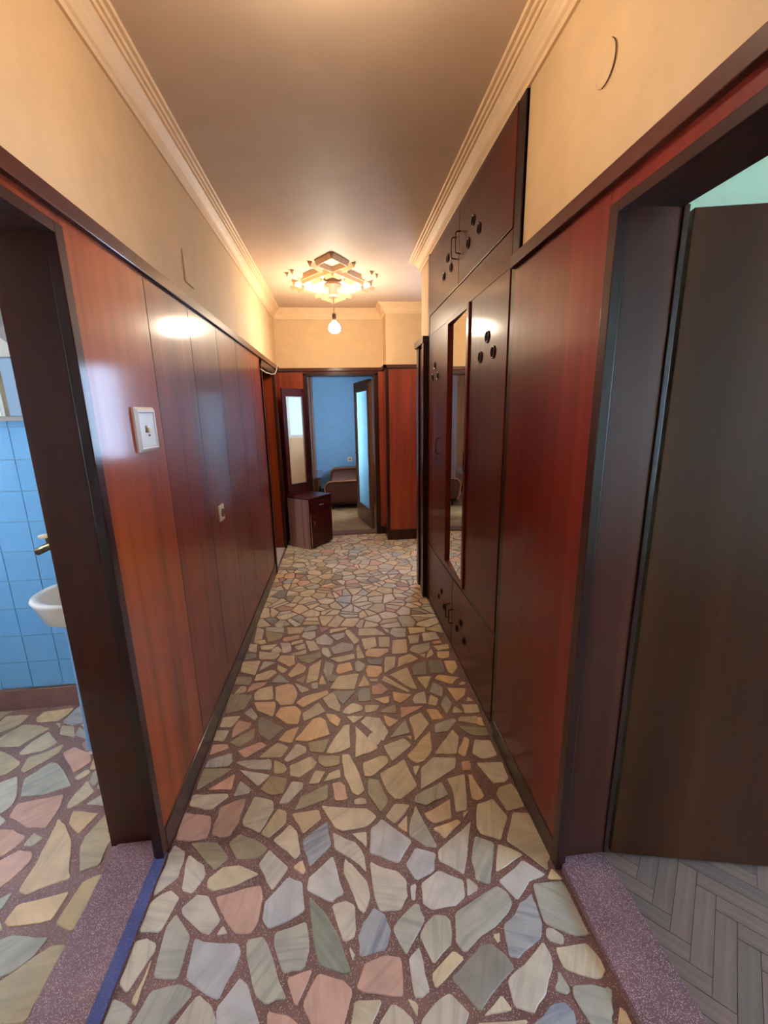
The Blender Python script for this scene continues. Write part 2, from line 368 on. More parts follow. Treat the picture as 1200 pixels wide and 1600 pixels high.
window('window_added_7', 'x', -2.78, .2, .9, 1.1, 2.4)  # second bathroom window, unseen, added so the mirror reflects light blue sky
window('window_6', 'x', 2.34, 4.1, 4.9, 1.15, 2.15)
window('window_5', 'x', -2.78, 4.0, 5.0, .9, 2.1)

# stepped plaster cornice: one profile swept round the outline of hall and lobby
outline = [(XL, -1.7), (XL, YE), (.574, YE), (.574, YP), (2.3, YP), (2.3, 3.66), (XR, 3.66), (XR, -1.7)]
prof = [(0, -.105), (.010, -.105), (.013, -.096), (.013, -.090), (.022, -.084), (.026, -.070), (.038, -.052), (.052, -.040), (.052, -.034), (.060, -.034), (.063, -.028),
        (.063, -.022), (.072, -.022), (.076, -.016), (.076, -.011), (.088, -.011), (.092, -.006), (.092, 0)]
c = MB(); n = len(outline); rings = []
for i in range(n):
    p0, p1, p2 = (Vector(outline[(i+k) % n]) for k in (-1, 0, 1))
    d1 = (p1-p0).normalized(); d2 = (p2-p1).normalized()
    n1 = Vector((d1.y, -d1.x)); n2 = Vector((d2.y, -d2.x))      # inward for a clockwise outline
    mt_ = (n1+n2)/(1+n1.dot(n2))
    rings.append([(p1.x+mt_.x*o, p1.y+mt_.y*o, CZ+z) for o, z in prof])
vs = [p for r_ in rings for p in r_]; L = len(prof)
c.add(vs, [(i*L+k, ((i+1) % n)*L+k, ((i+1) % n)*L+k+1, i*L+k+1) for i in range(n) for k in range(L-1)], 'cornice')
struct(c.build('trim_1', recalc=False), 'stepped cream plaster cornice between walls and ceiling')

# ================================================================ FLOORS
def in_poly(p, q):
    c = False; n = len(q)
    for i in range(n):
        (x1, y1), (x2, y2) = q[i], q[(i+1) % n]
        if (y1 > p[1]) != (y2 > p[1]) and p[0] < (x2-x1)*(p[1]-y1)/(y2-y1)+x1: c = not c
    return c
def clip(poly, a, b, cc):                       # keep a*x + b*y <= cc
    out = []; n = len(poly)
    for i in range(n):
        p, q = poly[i], poly[(i+1) % n]; dp = a*p[0]+b*p[1]-cc; dq = a*q[0]+b*q[1]-cc
        if dp <= 0: out.append(p)
        if dp*dq < 0: t = dp/(dp-dq); out.append((p[0]+(q[0]-p[0])*t, p[1]+(q[1]-p[1])*t))
    return out
def cliprect(p, x0, x1, y0, y1):
    for a in ((-1, 0, -x0), (1, 0, x1), (0, -1, -y0), (0, 1, y1)):
        if len(p) > 2: p = clip(p, *a)
    return p
def parea(p): return abs(sum(p[i][0]*p[(i+1) % len(p)][1]-p[(i+1) % len(p)][0]*p[i][1] for i in range(len(p))))/2
def chip(poly, rnd):
    """cut the corners a little and roughen long edges, as broken marble is"""
    out = []; n = len(poly)
    for i in range(n):
        p, q = poly[i], poly[(i+1) % n]; d = math.hypot(q[0]-p[0], q[1]-p[1])
        if d < .012: out.append(p); continue
        k = min(.18, .006/d)
        ts = [k, 1-k] if d < .05 else ([k, .5, 1-k] if d < .1 else [k, .36, .66, 1-k])
        nx, ny = (q[1]-p[1])/d, -(q[0]-p[0])/d
        for t in ts:
            j = rnd.gauss(0, .0016) if .1 < t < .9 else 0
            out.append((p[0]+(q[0]-p[0])*t+nx*j, p[1]+(q[1]-p[1])*t+ny*j))
    return out
def place_stone(poly, key, parent, rnd):
    cx = sum(p[0] for p in poly)/len(poly); cy = sum(p[1] for p in poly)/len(poly); a = rnd.uniform(0, pi)
    ca, sa = cos(-a), sin(-a); loc = []
    for x, y in poly: dx, dy = x-cx, y-cy; loc.append((dx*ca-dy*sa, dx*sa+dy*ca))
    o = MB().prism(loc, -.012, rnd.uniform(-.0004, .0004), key, .0025).build('stone', None)
    o.parent = parent; o.location = (cx, cy, 0); o.rotation_euler = (0, 0, a)
def read(txt):
    r_ = []
    for ln in txt.strip().splitlines():
        k, *pts = ln.split(); r_.append((k, [tuple(int(v)/1000 for v in p.split(',')) for p in pts]))
    return r_
def voronoi(seeds, emit, rect_of, rad=.32):
    cell = {}; g = .16
    for i, s in enumerate(seeds): cell.setdefault((int(s[0]//g), int(s[1]//g)), []).append(i)
    res = []
    for i in emit:
        s = seeds[i]; x0, x1, y0, y1 = rect_of(s); p = [(x0, y0), (x1, y0), (x1, y1), (x0, y1)]
        p = cliprect(p, s[0]-.2, s[0]+.2, s[1]-.2, s[1]+.2)
        gx, gy = int(s[0]//g), int(s[1]//g)
        for ax in range(-2, 3):
            for ay in range(-2, 3):
                for j in cell.get((gx+ax, gy+ay), ()):
                    if j == i: continue
                    q = seeds[j]; a, b = q[0]-s[0], q[1]-s[1]; d = math.hypot(a, b); a /= d; b /= d
                    p = clip(p, a, b, (a*(s[0]+q[0])+b*(s[1]+q[1]))/2-.006 if len(q) < 3 else a*q[0]+b*q[1]-.010)
                    if len(p) < 3: break
                if len(p) < 3: break
            if len(p) < 3: break
        if len(p) > 2 and parea(p) > .0006: res.append((s, p))
    return res
def build_floor(fl, traced, regions, clip_traced, vis):
    rnd = random.Random(5); polys = []; block = []
    for k, p in traced:
        p = cliprect(p, *clip_traced)
        if len(p) < 3 or parea(p) < .0003: continue
        polys.append((k, p))
        cx = sum(a[0] for a in p)/len(p); cy = sum(a[1] for a in p)/len(p)
        for t in (.96, .45): block += [(cx+(a[0]-cx)*t, cy+(a[1]-cy)*t, 0) for a in p]
        n = len(p)
        block += [(cx+((p[i][0]+p[(i+1) % n][0])/2-cx)*.96, cy+((p[i][1]+p[(i+1) % n][1])/2-cy)*.96, 0) for i in range(n)]
        block.append((cx, cy, 0))
    seeds = list(block); nb = len(seeds); grid = {}
    for s in seeds: grid.setdefault((int(s[0]//.1), int(s[1]//.1)), []).append(s)
    for (x0, x1, y0, y1) in regions:
        for _ in range(int((x1-x0)*(y1-y0)*2600)):
            s = (rnd.uniform(x0+.015, x1-.015), rnd.uniform(y0+.015, y1-.015)); g = (int(s[0]//.1), int(s[1]//.1))
            md = rnd.uniform(.085, .145)
            near = [q for ax in (-1, 0, 1) for ay in (-1, 0, 1) for q in grid.get((g[0]+ax, g[1]+ay), ())]
            if any(math.hypot(q[0]-s[0], q[1]-s[1]) < (md if len(q) < 3 else .036) for q in near): continue
            if any(in_poly(s, p) for k, p in polys): continue
            seeds.append(s); grid.setdefault(g, []).append(s)
    def rect_of(s):
        for r_ in clips:
            if r_[4] <= s[0] <= r_[5] and r_[6] <= s[1] <= r_[7]: return r_[:4]
    clips = vis
    cells = voronoi(seeds, range(nb, len(seeds)), rect_of)
    cut = []
    for s, p in cells:
        if parea(p) > .0075 and rnd.random() < .6:
            a = rnd.uniform(0, pi); ux, uy = cos(a), sin(a); c0 = ux*(s[0]+rnd.uniform(-.02, .02))+uy*(s[1]+rnd.uniform(-.02, .02))
            for q in (clip(p, ux, uy, c0-.005), clip(p, -ux, -uy, -c0-.005)):
                if len(q) > 2 and parea(q) > .0005: cut.append((s, q))
        else: cut.append((s, p))
    cells = cut
    keys = 'ttttttttwwwwwwwwgggggoyyyyyYYpPb'+'dp'
    vor = [(rnd.choice(keys), p, s) for s, p in cells]
    vor.sort(key=lambda e: (e[2][1] < .8, math.hypot(e[2][0], e[2][1]), ))
    for k, p in polys: place_stone(chip(p, rnd), k, fl, rnd)
    room_left = 296-len(polys)
    for k, p, s in vor[:room_left]: place_stone(chip(p, rnd), k, fl, rnd)
    if len(vor) > room_left:
        mb = MB()
        for k, p, s in vor[room_left:]: mb.prism(chip(p, rnd), -.012, rnd.uniform(-.0004, .0004), k, .0025)
        o = mb.build('stone', fl); o['kind'] = 'stuff'
HALL = '''w -632,1170 -590,1145 -616,1047 -693,1057 -699,1121 -682,1139
w -575,1108 -540,1142 -498,1137 -436,1058 -460,1023 -481,1027 -563,1089
w -442,1019 -426,1046 -404,1019
p -472,1129 -325,1148 -315,1103 -318,1036 -338,1011 -377,1015 -400,1033 -436,1076
W -308,1093 -239,1164 -188,1142 -173,1054 -224,1031 -283,1017 -302,1043
g -585,1094 -518,1026 -519,924 -591,935 -602,1056
w -698,1037 -643,1034 -616,1019 -616,992 -650,907 -690,940 -698,984
t -613,984 -611,878 -630,891
W -504,1020 -440,1000 -372,992 -352,968 -392,865 -423,877 -497,923
g -344,995 -295,1000 -277,977 -207,847 -262,842 -290,858 -335,953
W -342,910 -317,886 -273,808 -267,775 -373,787 -394,849
g -586,907 -507,914 -472,897 -466,887 -515,832 -542,801 -616,809 -608,843
w -452,884 -408,856 -385,817 -381,788 -520,804 -494,830
g -692,908 -614,870 -621,845 -635,817 -693,824 -696,859
p -257,826 -199,813 -168,792 -161,763 -247,772
g -260,1006 -166,1024 -151,951 -167,906 -225,905 -260,975
G -163,1095 -104,1037 -66,977 -29,884 -46,879 -123,910 -144,982 -159,1066
w -86,1060 -45,1071 -12,1049 -11,995 -17,961 -49,955 -79,1034
w -37,943 -14,925 -22,905
b 50,1039 83,1006 98,964 79,926 -3,914 -5,970 17,1005
g 188,1034 205,985 133,902 101,972 139,1008
g 240,994 270,990 285,969 273,915 208,873 180,948 206,978
W 174,921 185,821 166,804 140,808 139,898
t 274,899 301,877 202,819 196,851
p 72,911 118,895 110,814 6,835 -17,845 6,897
p -139,903 -168,846 -182,828 -212,890
p -123,892 -46,865 -26,844 -51,779 -64,751 -121,758 -163,831
t -18,822 53,815 23,770 9,743 -48,750 -33,780
w 82,804 110,788 132,764 130,729 25,741 40,772
w 118,811 149,799 139,768
w 238,809 283,759 259,743 239,717 146,727 149,762 184,786
g 304,993 461,1052 490,1027 494,998 478,977 307,888 285,912
b 443,942 498,970 514,993 571,1018 570,993 565,938 546,899 450,856 432,865 435,898
g 586,1045 680,1041 709,1020 711,968 712,902 683,885 641,892 571,933 579,1007
w 572,920 593,916 615,895 601,874 567,884 560,901
w 402,922 427,927 416,900
d 373,903 395,897 439,841 308,761 250,836 347,893
w 546,889 554,861 545,828 496,772 445,742 403,761 408,818 469,844
w 572,870 674,870 692,826 688,801 678,793 647,790 576,819
g 558,821 569,777 550,768 526,782
g 580,784 626,782 671,772 682,760 653,716 619,673 591,676 582,709 568,767
b 537,756 558,729 536,683 404,698 442,725 498,750
w 380,789 397,753 349,753 314,752
w 428,733 413,720 383,700 279,712 293,742
o 683,731 703,692 711,663 631,672
w -674,1543 -533,1530 -523,1517 -579,1461 -602,1463 -676,1491
p -686,1463 -571,1432 -559,1390 -562,1339 -630,1335 -678,1347
P -451,1500 -456,1390 -480,1338 -521,1337 -548,1353 -548,1464 -509,1485
g -416,1504 -339,1475 -324,1437 -367,1337 -434,1374 -444,1392
y -308,1435 -274,1416 -271,1364 -333,1311 -361,1336
w -470,1346 -457,1367 -438,1352
Y -439,1343 -348,1294 -324,1274 -361,1240 -429,1246 -476,1310
Y -616,1327 -546,1324 -515,1315 -459,1255 -496,1215 -535,1247
w -252,1362 -224,1329 -205,1248 -220,1221 -311,1302
o -253,1403 -146,1411 -132,1368 -202,1314
b -109,1355 -92,1258 -167,1189 -200,1289
w -674,1328 -627,1298 -617,1263 -621,1204 -678,1156 -693,1172 -700,1251
w -605,1284 -538,1237 -525,1203 -553,1148 -592,1165 -610,1256
t -513,1188 -479,1224 -413,1224 -340,1186 -409,1158 -491,1148 -509,1165
w -320,1270 -240,1195 -287,1126 -349,1219
o -200,1218 -177,1177 -190,1166 -228,1194
w -137,1425 53,1390 88,1348 45,1313 -57,1306 -81,1325
W 103,1339 207,1237 146,1163 47,1211 57,1302
w -90,1307 2,1255 29,1202 31,1147 -17,1196 -80,1241
w -20,1292 41,1294 38,1233 3,1270
W -86,1219 -47,1088 -94,1070 -173,1115 -172,1150
w -46,1203 -23,1186 32,1116 39,1071 18,1025 1,1038 -21,1092 -46,1151
w 45,1181 94,1156 137,1140 167,1102 159,1052 131,1018 69,1023 52,1069
W 215,1212 286,1183 267,1124 198,1101 170,1157
W 281,1125 360,1082 351,1034 318,1012 233,1008 206,1032 212,1089
W 179,1091 196,1091 184,1042 172,1048
g 245,1381 270,1295 297,1205 258,1206 199,1259 215,1322
w 449,1287 365,1099 291,1154 297,1193
t 162,1399 226,1384 150,1310 117,1344
o 206,1344 194,1269 158,1299
o 394,1393 378,1309 302,1295 270,1339
o 398,1300 411,1288 330,1231 294,1276
w 373,1090 402,1057 392,1043 356,1033
g 446,1229 508,1194 443,1057 400,1077 404,1143
t 519,1190 596,1142 476,1094
W 585,1124 641,1069 634,1062 584,1058 515,1002 474,1066
t 624,1303 685,1292 688,1123 656,1078 603,1145 555,1197
t 567,1371 597,1286 535,1200 472,1232 462,1259 494,1354
t 670,1087 694,1045 643,1051
t -155,2098 -91,2153 -51,2012 -62,1973 -121,2021
g -541,2075 -493,2001 -501,1964 -569,2027
o -380,2054 -302,2056 -263,2005 -273,1908 -333,1921 -401,1989
t -174,2069 -132,1988 -245,1926 -258,1987
o -135,1971 -82,1959 -51,1917 -66,1861 -111,1908
t -674,2013 -581,2012 -610,1930 -673,1939
p -585,1980 -513,1949 -517,1913 -594,1849 -601,1924
t -682,1919 -616,1911 -628,1834 -679,1846
Y -491,1910 -481,1840 -542,1787 -599,1826
d -469,1992 -340,1891 -403,1811 -465,1867 -486,1962
o -264,1891 -293,1783 -362,1810 -327,1869
o -168,1953 -134,1927 -106,1816 -220,1783 -281,1800 -201,1936
Y -213,1777 -105,1792 -134,1700 -202,1717
t -33,1877 -7,1874 -8,1719 -73,1692 -124,1698 -87,1790
p -676,1822 -603,1817 -586,1788 -670,1754
p -445,1811 -406,1783 -500,1716 -544,1764
y -363,1796 -304,1761 -330,1698 -437,1712
w -268,1780 -218,1750 -215,1714 -303,1666 -318,1684
t -193,1690 -165,1657 -170,1625 -234,1578 -278,1587 -288,1647
Y -163,1690 -56,1673 -60,1623 -131,1616 -158,1648
t -49,1685 -16,1680 26,1568 46,1473 14,1453 -9,1470 -41,1557
g -571,1755 -552,1714 -569,1678 -672,1683 -666,1728
g -538,1695 -504,1703 -376,1696 -369,1633 -467,1650
y -362,1690 -308,1654 -295,1628 -309,1606 -353,1608
w -512,1651 -365,1605 -411,1551
Y -671,1679 -540,1663 -671,1562 -676,1595
p -524,1633 -520,1550 -623,1560
Y -364,1598 -290,1577 -301,1499 -355,1502 -400,1535
t -169,1608 -121,1595 -150,1534 -196,1536
t -57,1602 -54,1551 -132,1539 -105,1585
g -492,1591 -436,1540 -444,1520 -505,1513
w -269,1559 -218,1546 -214,1523 -272,1451 -310,1456
Y -110,1525 -108,1454 -245,1415 -222,1479
p -94,1530 -54,1533 -36,1501 -25,1441 -81,1441
w 14,2041 65,2008 63,1970 -11,1948 -48,1965 -26,2007
t 78,2013 161,2002 135,1954 75,1949
Y 171,1968 244,1998 243,1921 151,1946
t -28,1938 73,1928 12,1877
w 81,1924 151,1903 185,1795 151,1735 46,1886
o 171,1924 249,1872 193,1827 176,1858
g 283,1874 291,1776 185,1757
p 267,1969 398,1965 259,1883
t 371,1917 399,1824 306,1721 308,1779 301,1883
o 401,1938 461,1931 482,1854 417,1850
g 528,1854 543,1828 479,1763 414,1760 423,1821
Y 537,1794 678,1765 675,1711 589,1722
y 565,1861 658,1855 645,1792 547,1828
o 654,1844 678,1841 674,1777 637,1793
t 20,1861 125,1708 112,1690 12,1654
o 264,1758 293,1759 287,1728
w 255,1748 286,1698 178,1610 148,1710
t 393,1779 374,1652 323,1592 289,1587 249,1634
t 507,1776 526,1724 484,1618 381,1631
o 549,1721 570,1698 519,1595 489,1623
w 593,1695 668,1680 668,1586 595,1572 554,1610
t 131,1653 157,1645 163,1607 85,1542 50,1542 44,1622
t 236,1621 271,1470 187,1411 162,1421 134,1471 114,1551
w 369,1614 474,1596 455,1539 281,1449 302,1558
p 491,1575 535,1574 526,1522 482,1519
w 556,1558 676,1548 671,1461 650,1443 594,1446
w 268,1572 302,1576 270,1519
Y 63,1532 105,1527 141,1416 103,1363 55,1457
g 377,1477 392,1412 293,1375 244,1396 253,1425
t 402,1490 488,1505 448,1335 400,1330 414,1428
o 502,1503 518,1497 538,1386 506,1371 482,1382
y 672,1436 683,1403 681,1321 604,1312 588,1391 614,1423
t -3,1434 24,1446 50,1435 48,1409 2,1411
y 460,1334 424,1300 422,1324
t -674,2988 -620,2951 -606,2810 -659,2782
Y -606,2921 -469,2864 -478,2792 -561,2752
g -611,2980 -471,2960 -465,2873 -597,2919
y -452,2957 -313,2938 -339,2855 -430,2849
w -321,2862 -233,2868 -228,2776 -267,2746 -329,2799
P -212,2923 -126,2911 -189,2825
t -125,2882 -2,2894 -2,2865 -133,2817
p -452,2807 -346,2828 -341,2773 -445,2744 -462,2773
t -656,2791 -586,2799 -568,2744 -601,2732 -655,2765
w -603,2715 -486,2724 -524,2655 -589,2664
w -475,2740 -403,2730 -382,2612 -435,2595
t -313,2761 -314,2718 -395,2695 -391,2737
t -367,2674 -300,2707 -286,2639 -345,2622
t -298,2741 -239,2733 -185,2609 -257,2594
w -161,2821 -100,2723 -121,2657 -219,2687 -227,2758
g -124,2797 -17,2820 -23,2747 -77,2711
w -12,2857 16,2853 84,2697 46,2643 -13,2800
t -683,2751 -629,2744 -617,2628 -672,2651
d -684,2629 -615,2620 -605,2565 -672,2551
t -600,2649 -456,2598 -477,2532 -581,2546
t -281,2630 -281,2566 -364,2562 -383,2580
Y -337,2536 -184,2577 -177,2514 -248,2450 -308,2487
w -177,2632 -138,2626 -110,2520 -131,2500 -175,2560
g -121,2624 -42,2689 38,2652 35,2571 -94,2541
t 38,2531 44,2469 -68,2440 -122,2492
t 72,2639 106,2468 56,2467 53,2592
o -449,2574 -356,2561 -342,2463 -375,2432 -462,2515
t -684,2531 -570,2530 -577,2371 -671,2417
g -548,2520 -463,2494 -561,2409
t -452,2470 -380,2405 -407,2368 -453,2421
o -323,2475 -270,2418 -274,2363 -354,2315 -377,2344
t -176,2491 -190,2268 -257,2246 -250,2415
g -147,2473 -89,2422 -125,2241 -163,2362
o 10,2437 27,2344 -60,2315 -84,2338 -68,2419
g 64,2452 106,2395 82,2323 42,2328 38,2426
t -570,2376 -476,2418 -443,2379 -491,2314 -570,2312
g -429,2364 -349,2264 -468,2286
P -264,2336 -272,2248 -328,2286
t -166,2329 -136,2223 -181,2223
t 61,2305 28,2154 -116,2179 -68,2296
o 91,2288 119,2178 47,2175
Y -684,2372 -589,2353 -592,2272 -684,2290
p -484,2294 -510,2249 -593,2206 -576,2288
w -326,2261 -239,2195 -234,2177 -276,2159
o -435,2239 -356,2265 -328,2243 -298,2156 -314,2070 -383,2069 -418,2122
t -529,2233 -452,2253 -429,2123 -532,2131 -547,2189
Y -690,2208 -556,2184 -574,2062 -668,2034
y -640,2272 -606,2267 -600,2207 -663,2198
o -127,2169 -119,2133 -256,2036 -301,2079 -263,2129
d -105,2154 38,2141 -40,2029
d 57,2156 117,2154 112,2042 45,2045 40,2101
g -227,2242 -186,2255 -183,2188 -216,2186
o -533,2115 -416,2105 -407,2041 -412,1981 -502,2043
t 83,2863 206,2855 275,2742 78,2760
w 254,2858 307,2812 296,2757
g 334,2837 431,2814 412,2696 339,2697 301,2766
t 448,2831 575,2813 562,2748 447,2736
w 535,2733 635,2738 645,2637 527,2619
t 94,2713 195,2726 198,2597 112,2568
t 218,2723 299,2712 283,2577 210,2587
o 139,2580 273,2562 268,2523 198,2463 116,2489 110,2536
t 312,2666 413,2669 389,2491 286,2489
g 429,2712 514,2718 488,2607 424,2599
g 569,2604 542,2501 462,2465 406,2520 437,2572
p 588,2610 645,2620 648,2577 581,2577
t 576,2553 685,2563 680,2506 597,2494
t 560,2523 562,2452 501,2407 531,2487
o 585,2480 672,2476 652,2402 608,2393 578,2412
d 114,2460 222,2445 206,2375 127,2400
t 240,2465 308,2463 288,2343 217,2285 224,2394
t 404,2481 452,2414 303,2334 327,2446
t 462,2465 509,2467 495,2416
d 493,2386 470,2238 388,2242 389,2315 417,2361
d 505,2385 598,2387 587,2242 498,2254
o 607,2371 680,2361 677,2291 626,2224 604,2246
o 122,2386 205,2361 203,2300 171,2252 110,2266 102,2340
t 119,2239 177,2238 167,2208 121,2214
t 364,2333 387,2107 346,2130 243,2268
t 211,2266 348,2094 325,2092 190,2217
t 495,2222 438,2100 404,2221
o 536,2229 655,2187 596,2127 504,2195
t 660,2149 683,2134 668,2111 631,2116
p 181,2194 222,2123 178,2088 124,2095 126,2171
g 490,2165 537,2105 513,2022 452,2075
o 559,2102 667,2082 642,2022 581,1975
o 219,2072 213,2012 184,2011 128,2056
o 242,2108 350,2066 275,2004 240,2030
w 427,2084 417,1980 351,1989 344,2028 374,2074
t 450,2053 489,2014 466,1958 419,1970
g 538,2035 554,1957 502,1878 489,1966
t 653,2009 674,1985 675,1963 633,1968
t 599,1952 689,1940 681,1875 599,1880
t 562,1946 598,1885 533,1889'''
BATH = '''y -1849,2175 -1726,2167 -1725,2094 -1788,2044 -1850,2110
y -1651,2104 -1677,2140 -1662,2184 -1518,2200 -1516,2140 -1545,2099
y -1543,2082 -1512,2075 -1503,2042
y -1756,2015 -1708,2092 -1612,2072 -1548,2044 -1619,1930 -1711,1938 -1766,1987
t -1539,2020 -1445,1932 -1476,1888 -1569,1870 -1589,1886 -1578,1956
y -1706,1917 -1649,1890 -1541,1825 -1530,1799 -1558,1755 -1593,1748
y -1408,1921 -1395,1865 -1477,1754 -1507,1772 -1526,1849 -1456,1879
y -1499,2057 -1427,2040 -1381,1960 -1471,1993
g -1397,1807 -1368,1798 -1315,1754 -1221,1654 -1317,1621 -1405,1624 -1456,1720
p -1228,1615 -1206,1557 -1203,1459 -1276,1470 -1388,1531 -1396,1590
w -1498,1742 -1423,1629 -1410,1587 -1432,1548 -1491,1597 -1556,1710
p -1375,1856 -1343,1892 -1229,1824 -1212,1784 -1255,1729
t -1236,1704 -1202,1740 -1177,1719 -1193,1698 -1218,1684
w -1169,1678 -1102,1610 -1140,1549 -1171,1536 -1185,1569
w -1107,1550 -1057,1599 -1002,1557 -975,1519 -1014,1531
o -1143,1525 -1028,1501 -1060,1418 -1128,1472
g -1239,1444 -1187,1418 -1209,1386 -1243,1392
p -1380,1476 -1334,1471 -1265,1436 -1255,1418 -1283,1366 -1317,1358 -1402,1474
o -1181,1497 -1133,1463 -1074,1398 -1043,1340 -1025,1299 -992,1249 -1086,1224 -1109,1210 -1145,1223 -1147,1318 -1168,1437
y -1030,1399 -1024,1420 -998,1498 -916,1397 -924,1361 -915,1286 -974,1268 -1025,1364
p -1286,1345 -1248,1377 -1191,1366 -1173,1336 -1202,1260 -1228,1233 -1304,1337
g -1162,1229 -1158,1182 -1175,1170 -1200,1204
o -968,1206 -975,1123 -998,1119 -1104,1120 -1125,1137 -1116,1184
y -888,1252 -874,1184 -881,1089 -894,1081 -957,1111 -941,1237
g -1078,1095 -950,1074 -969,1027 -1013,991 -1046,984 -1116,1080
y -925,1056 -879,1049 -884,960 -891,880 -934,878 -955,883 -999,911 -1040,968'''
fl = struct(MB().box(-.71, .715, -1.7, 5.39, -.12, -.0035, 'grout').box(.715, 2.3, 3.66, 5.09, -.12, -.0035, 'grout').build('floor'), 'hall floor of broken marble pieces set in purple brown terrazzo')
build_floor(fl, read(HALL), [(-.68, .69, -.6, 5.38), (.69, 2.29, 3.67, 5.08)], (-.682, .692, -.6, 5.38),
            [(-.682, 2.29, 3.4, 5.3, -9, 9, 3.78, 4.96), (-.682, .692, -.6, 5.085, -9, .69, -9, 5.085), (-.682, .57, 4.8, 5.385, -9, 9, 5.085, 9), (.60, 2.29, 3.67, 5.08, .69, 9, -9, 9), (-.682, .69, -.6, 5.38, -9, 9, -9, 9)])
fb = struct(MB().box(-2.7, -.885, -.35, 2.24, -.12, -.0035, 'grout').build('floor'), 'bathroom floor of large broken marble pieces')
build_floor(fb, read(BATH), [(-2.2, -.9, .3, 2.21)], (-2.3, -.888, .2, 2.215), [(-2.2, -.888, .3, 2.215, -9, 9, -9, 9)])

def herringbone(parent, mat, x0, x1, y0, y1, z, W=.053, nn=5, off=(0, 0)):
    k = .7071; out = []
    def world(u, v): return ((u-v)*k+off[0], (u+v)*k+off[1])
    for i in range(-90, 150):
        for j in range(-120, 130):
            d = (i-j) % (2*nn)
            if d == 0: q = (i, j, i+nn, j+1)
            elif d == 2*nn-1: q = (i, j, i+1, j+nn)
            else: continue
            cx, cy = world((q[0]+q[2])/2*W, (q[1]+q[3])/2*W)
            if not (x0-.3 < cx < x1+.3 and y0-.3 < cy < y1+.3): continue
            e = .0008
            p = [world(u*W+a, v*W+b) for u, v, a, b in ((q[0], q[1], e, e), (q[2], q[1], -e, e), (q[2], q[3], -e, -e), (q[0], q[3], e, -e))]
            p = cliprect(p, x0, x1, y0, y1)
            if len(p) > 2 and parea(p) > .0003: out.append((math.hypot(cx, cy), p, d == 0))
    out.sort(key=lambda t: t[0])
    for r_, p, hz in out[:280]:
        cx = sum(a[0] for a in p)/len(p); cy = sum(a[1] for a in p)/len(p); an = pi/4 if hz else -pi/4
        ca, sa = cos(-an), sin(-an)
        loc = [((x-cx)*ca-(y-cy)*sa, (x-cx)*sa+(y-cy)*ca) for x, y in p]
        o = MB().prism(loc, -.01, 0, mat, .0008).build('wood_block'); o.parent = parent; o.location = (cx, cy, z); o.rotation_euler = (0, 0, an)
    if len(out) > 280:
        mb = MB()
        for r_, p, hz in out[280:]: mb.prism(p, z-.01, z, mat, .0008)
        o = mb.build('wood_block', parent); o['kind'] = 'stuff'
f2 = struct(MB().box(.875, 3.8, -1.9, 1.5, -.12, -.004, 'mortar_dark').build('floor'), 'worn grey herringbone parquet of the bedroom')
herringbone(f2, 'parquet_grey', .88, 2.3, -.2, 1.49, 0, off=(.974, .828))
f3 = struct(MB().box(-2.5, .95, 5.55, 9.1, -.12, -.004, 'mortar_dark').build('floor'), 'tan herringbone parquet of the blue room')
herringbone(f3, 'parquet_tan', -.9, .94, 5.56, 8.2, 0, off=(.1, 5.7))
struct(MB().box(-2.7, -.885, 3.85, 5.55, -.12, 0, 'marble').build('floor'), 'pale floor of the side room on the left')

# raised sills in the doorways
sl = MB().box(-.872, -.715, .49, 1.345, -.02, .030, 'terrazzo')
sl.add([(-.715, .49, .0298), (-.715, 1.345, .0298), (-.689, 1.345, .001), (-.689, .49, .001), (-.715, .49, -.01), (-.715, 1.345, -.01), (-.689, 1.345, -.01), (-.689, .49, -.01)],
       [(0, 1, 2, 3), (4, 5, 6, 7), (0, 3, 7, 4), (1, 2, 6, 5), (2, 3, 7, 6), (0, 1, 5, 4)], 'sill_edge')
struct(sl.build('trim_2', bevel=.002), 'speckled purple terrazzo sill of the bathroom doorway with a blue edge')
sr = MB().box(.705, .872, .24, 1.10, -.02, .024, 'terrazzo').build('trim_3', bevel=.003); struct(sr, 'speckled purple terrazzo sill of the bedroom doorway')
struct(MB().box(-.885, -.70, 4.14, 4.94, -.02, .012, 'marble').build('trim_4', bevel=.003), 'pale marble sill of the far left doorway')
struct(MB().box(-.36, .45, 5.385, 5.56, -.02, .018, 'terrazzo_base').build('trim_5', bevel=.003), 'grey sill under the glazed door')

# ================================================================ PANELLING
gy = [1.295, 1.77, 2.24, 2.71, 3.185, 3.67, 4.10]
bk = MB().box(-.712, -.702, 1.31, 4.11, 0, 2.055, 'mortar_dark').box(-.712, -.702, 4.97, 5.385, 0, 2.055, 'mortar_dark')
bk.build('backing_board', wall_left)
for a, b in zip(gy[:-1], gy[1:]):
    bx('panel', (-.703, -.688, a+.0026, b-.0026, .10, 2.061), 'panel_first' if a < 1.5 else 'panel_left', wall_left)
for g_ in gy[1:-1]: bx('groove_strip', (-.7035, -.6876, g_-.0026, g_+.0026, .10, 2.06), 'mortar_dark', wall_left)
bx('panel', (-.703, -.688, 5.0, 5.375, .10, 2.052), 'panel_left', wall_left, bevel=.002)
bx('panel', (-.703, -.6885, .45, 1.297, 2.030, 2.061), 'panel_left', wall_left)
struct(MB().box(-.712, -.682, 1.300, 4.11, 0, .105, 'casing').box(-.712, -.682, 4.98, 5.385, 0, .105, 'casing').build('baseboard_left', bevel=.003))
struct(MB().box(-.712, -.672, -1.7, 5.385, 2.060, 2.107, 'rail').build('trim_6', bevel=.003), 'dark wooden rail capping the left panelling')

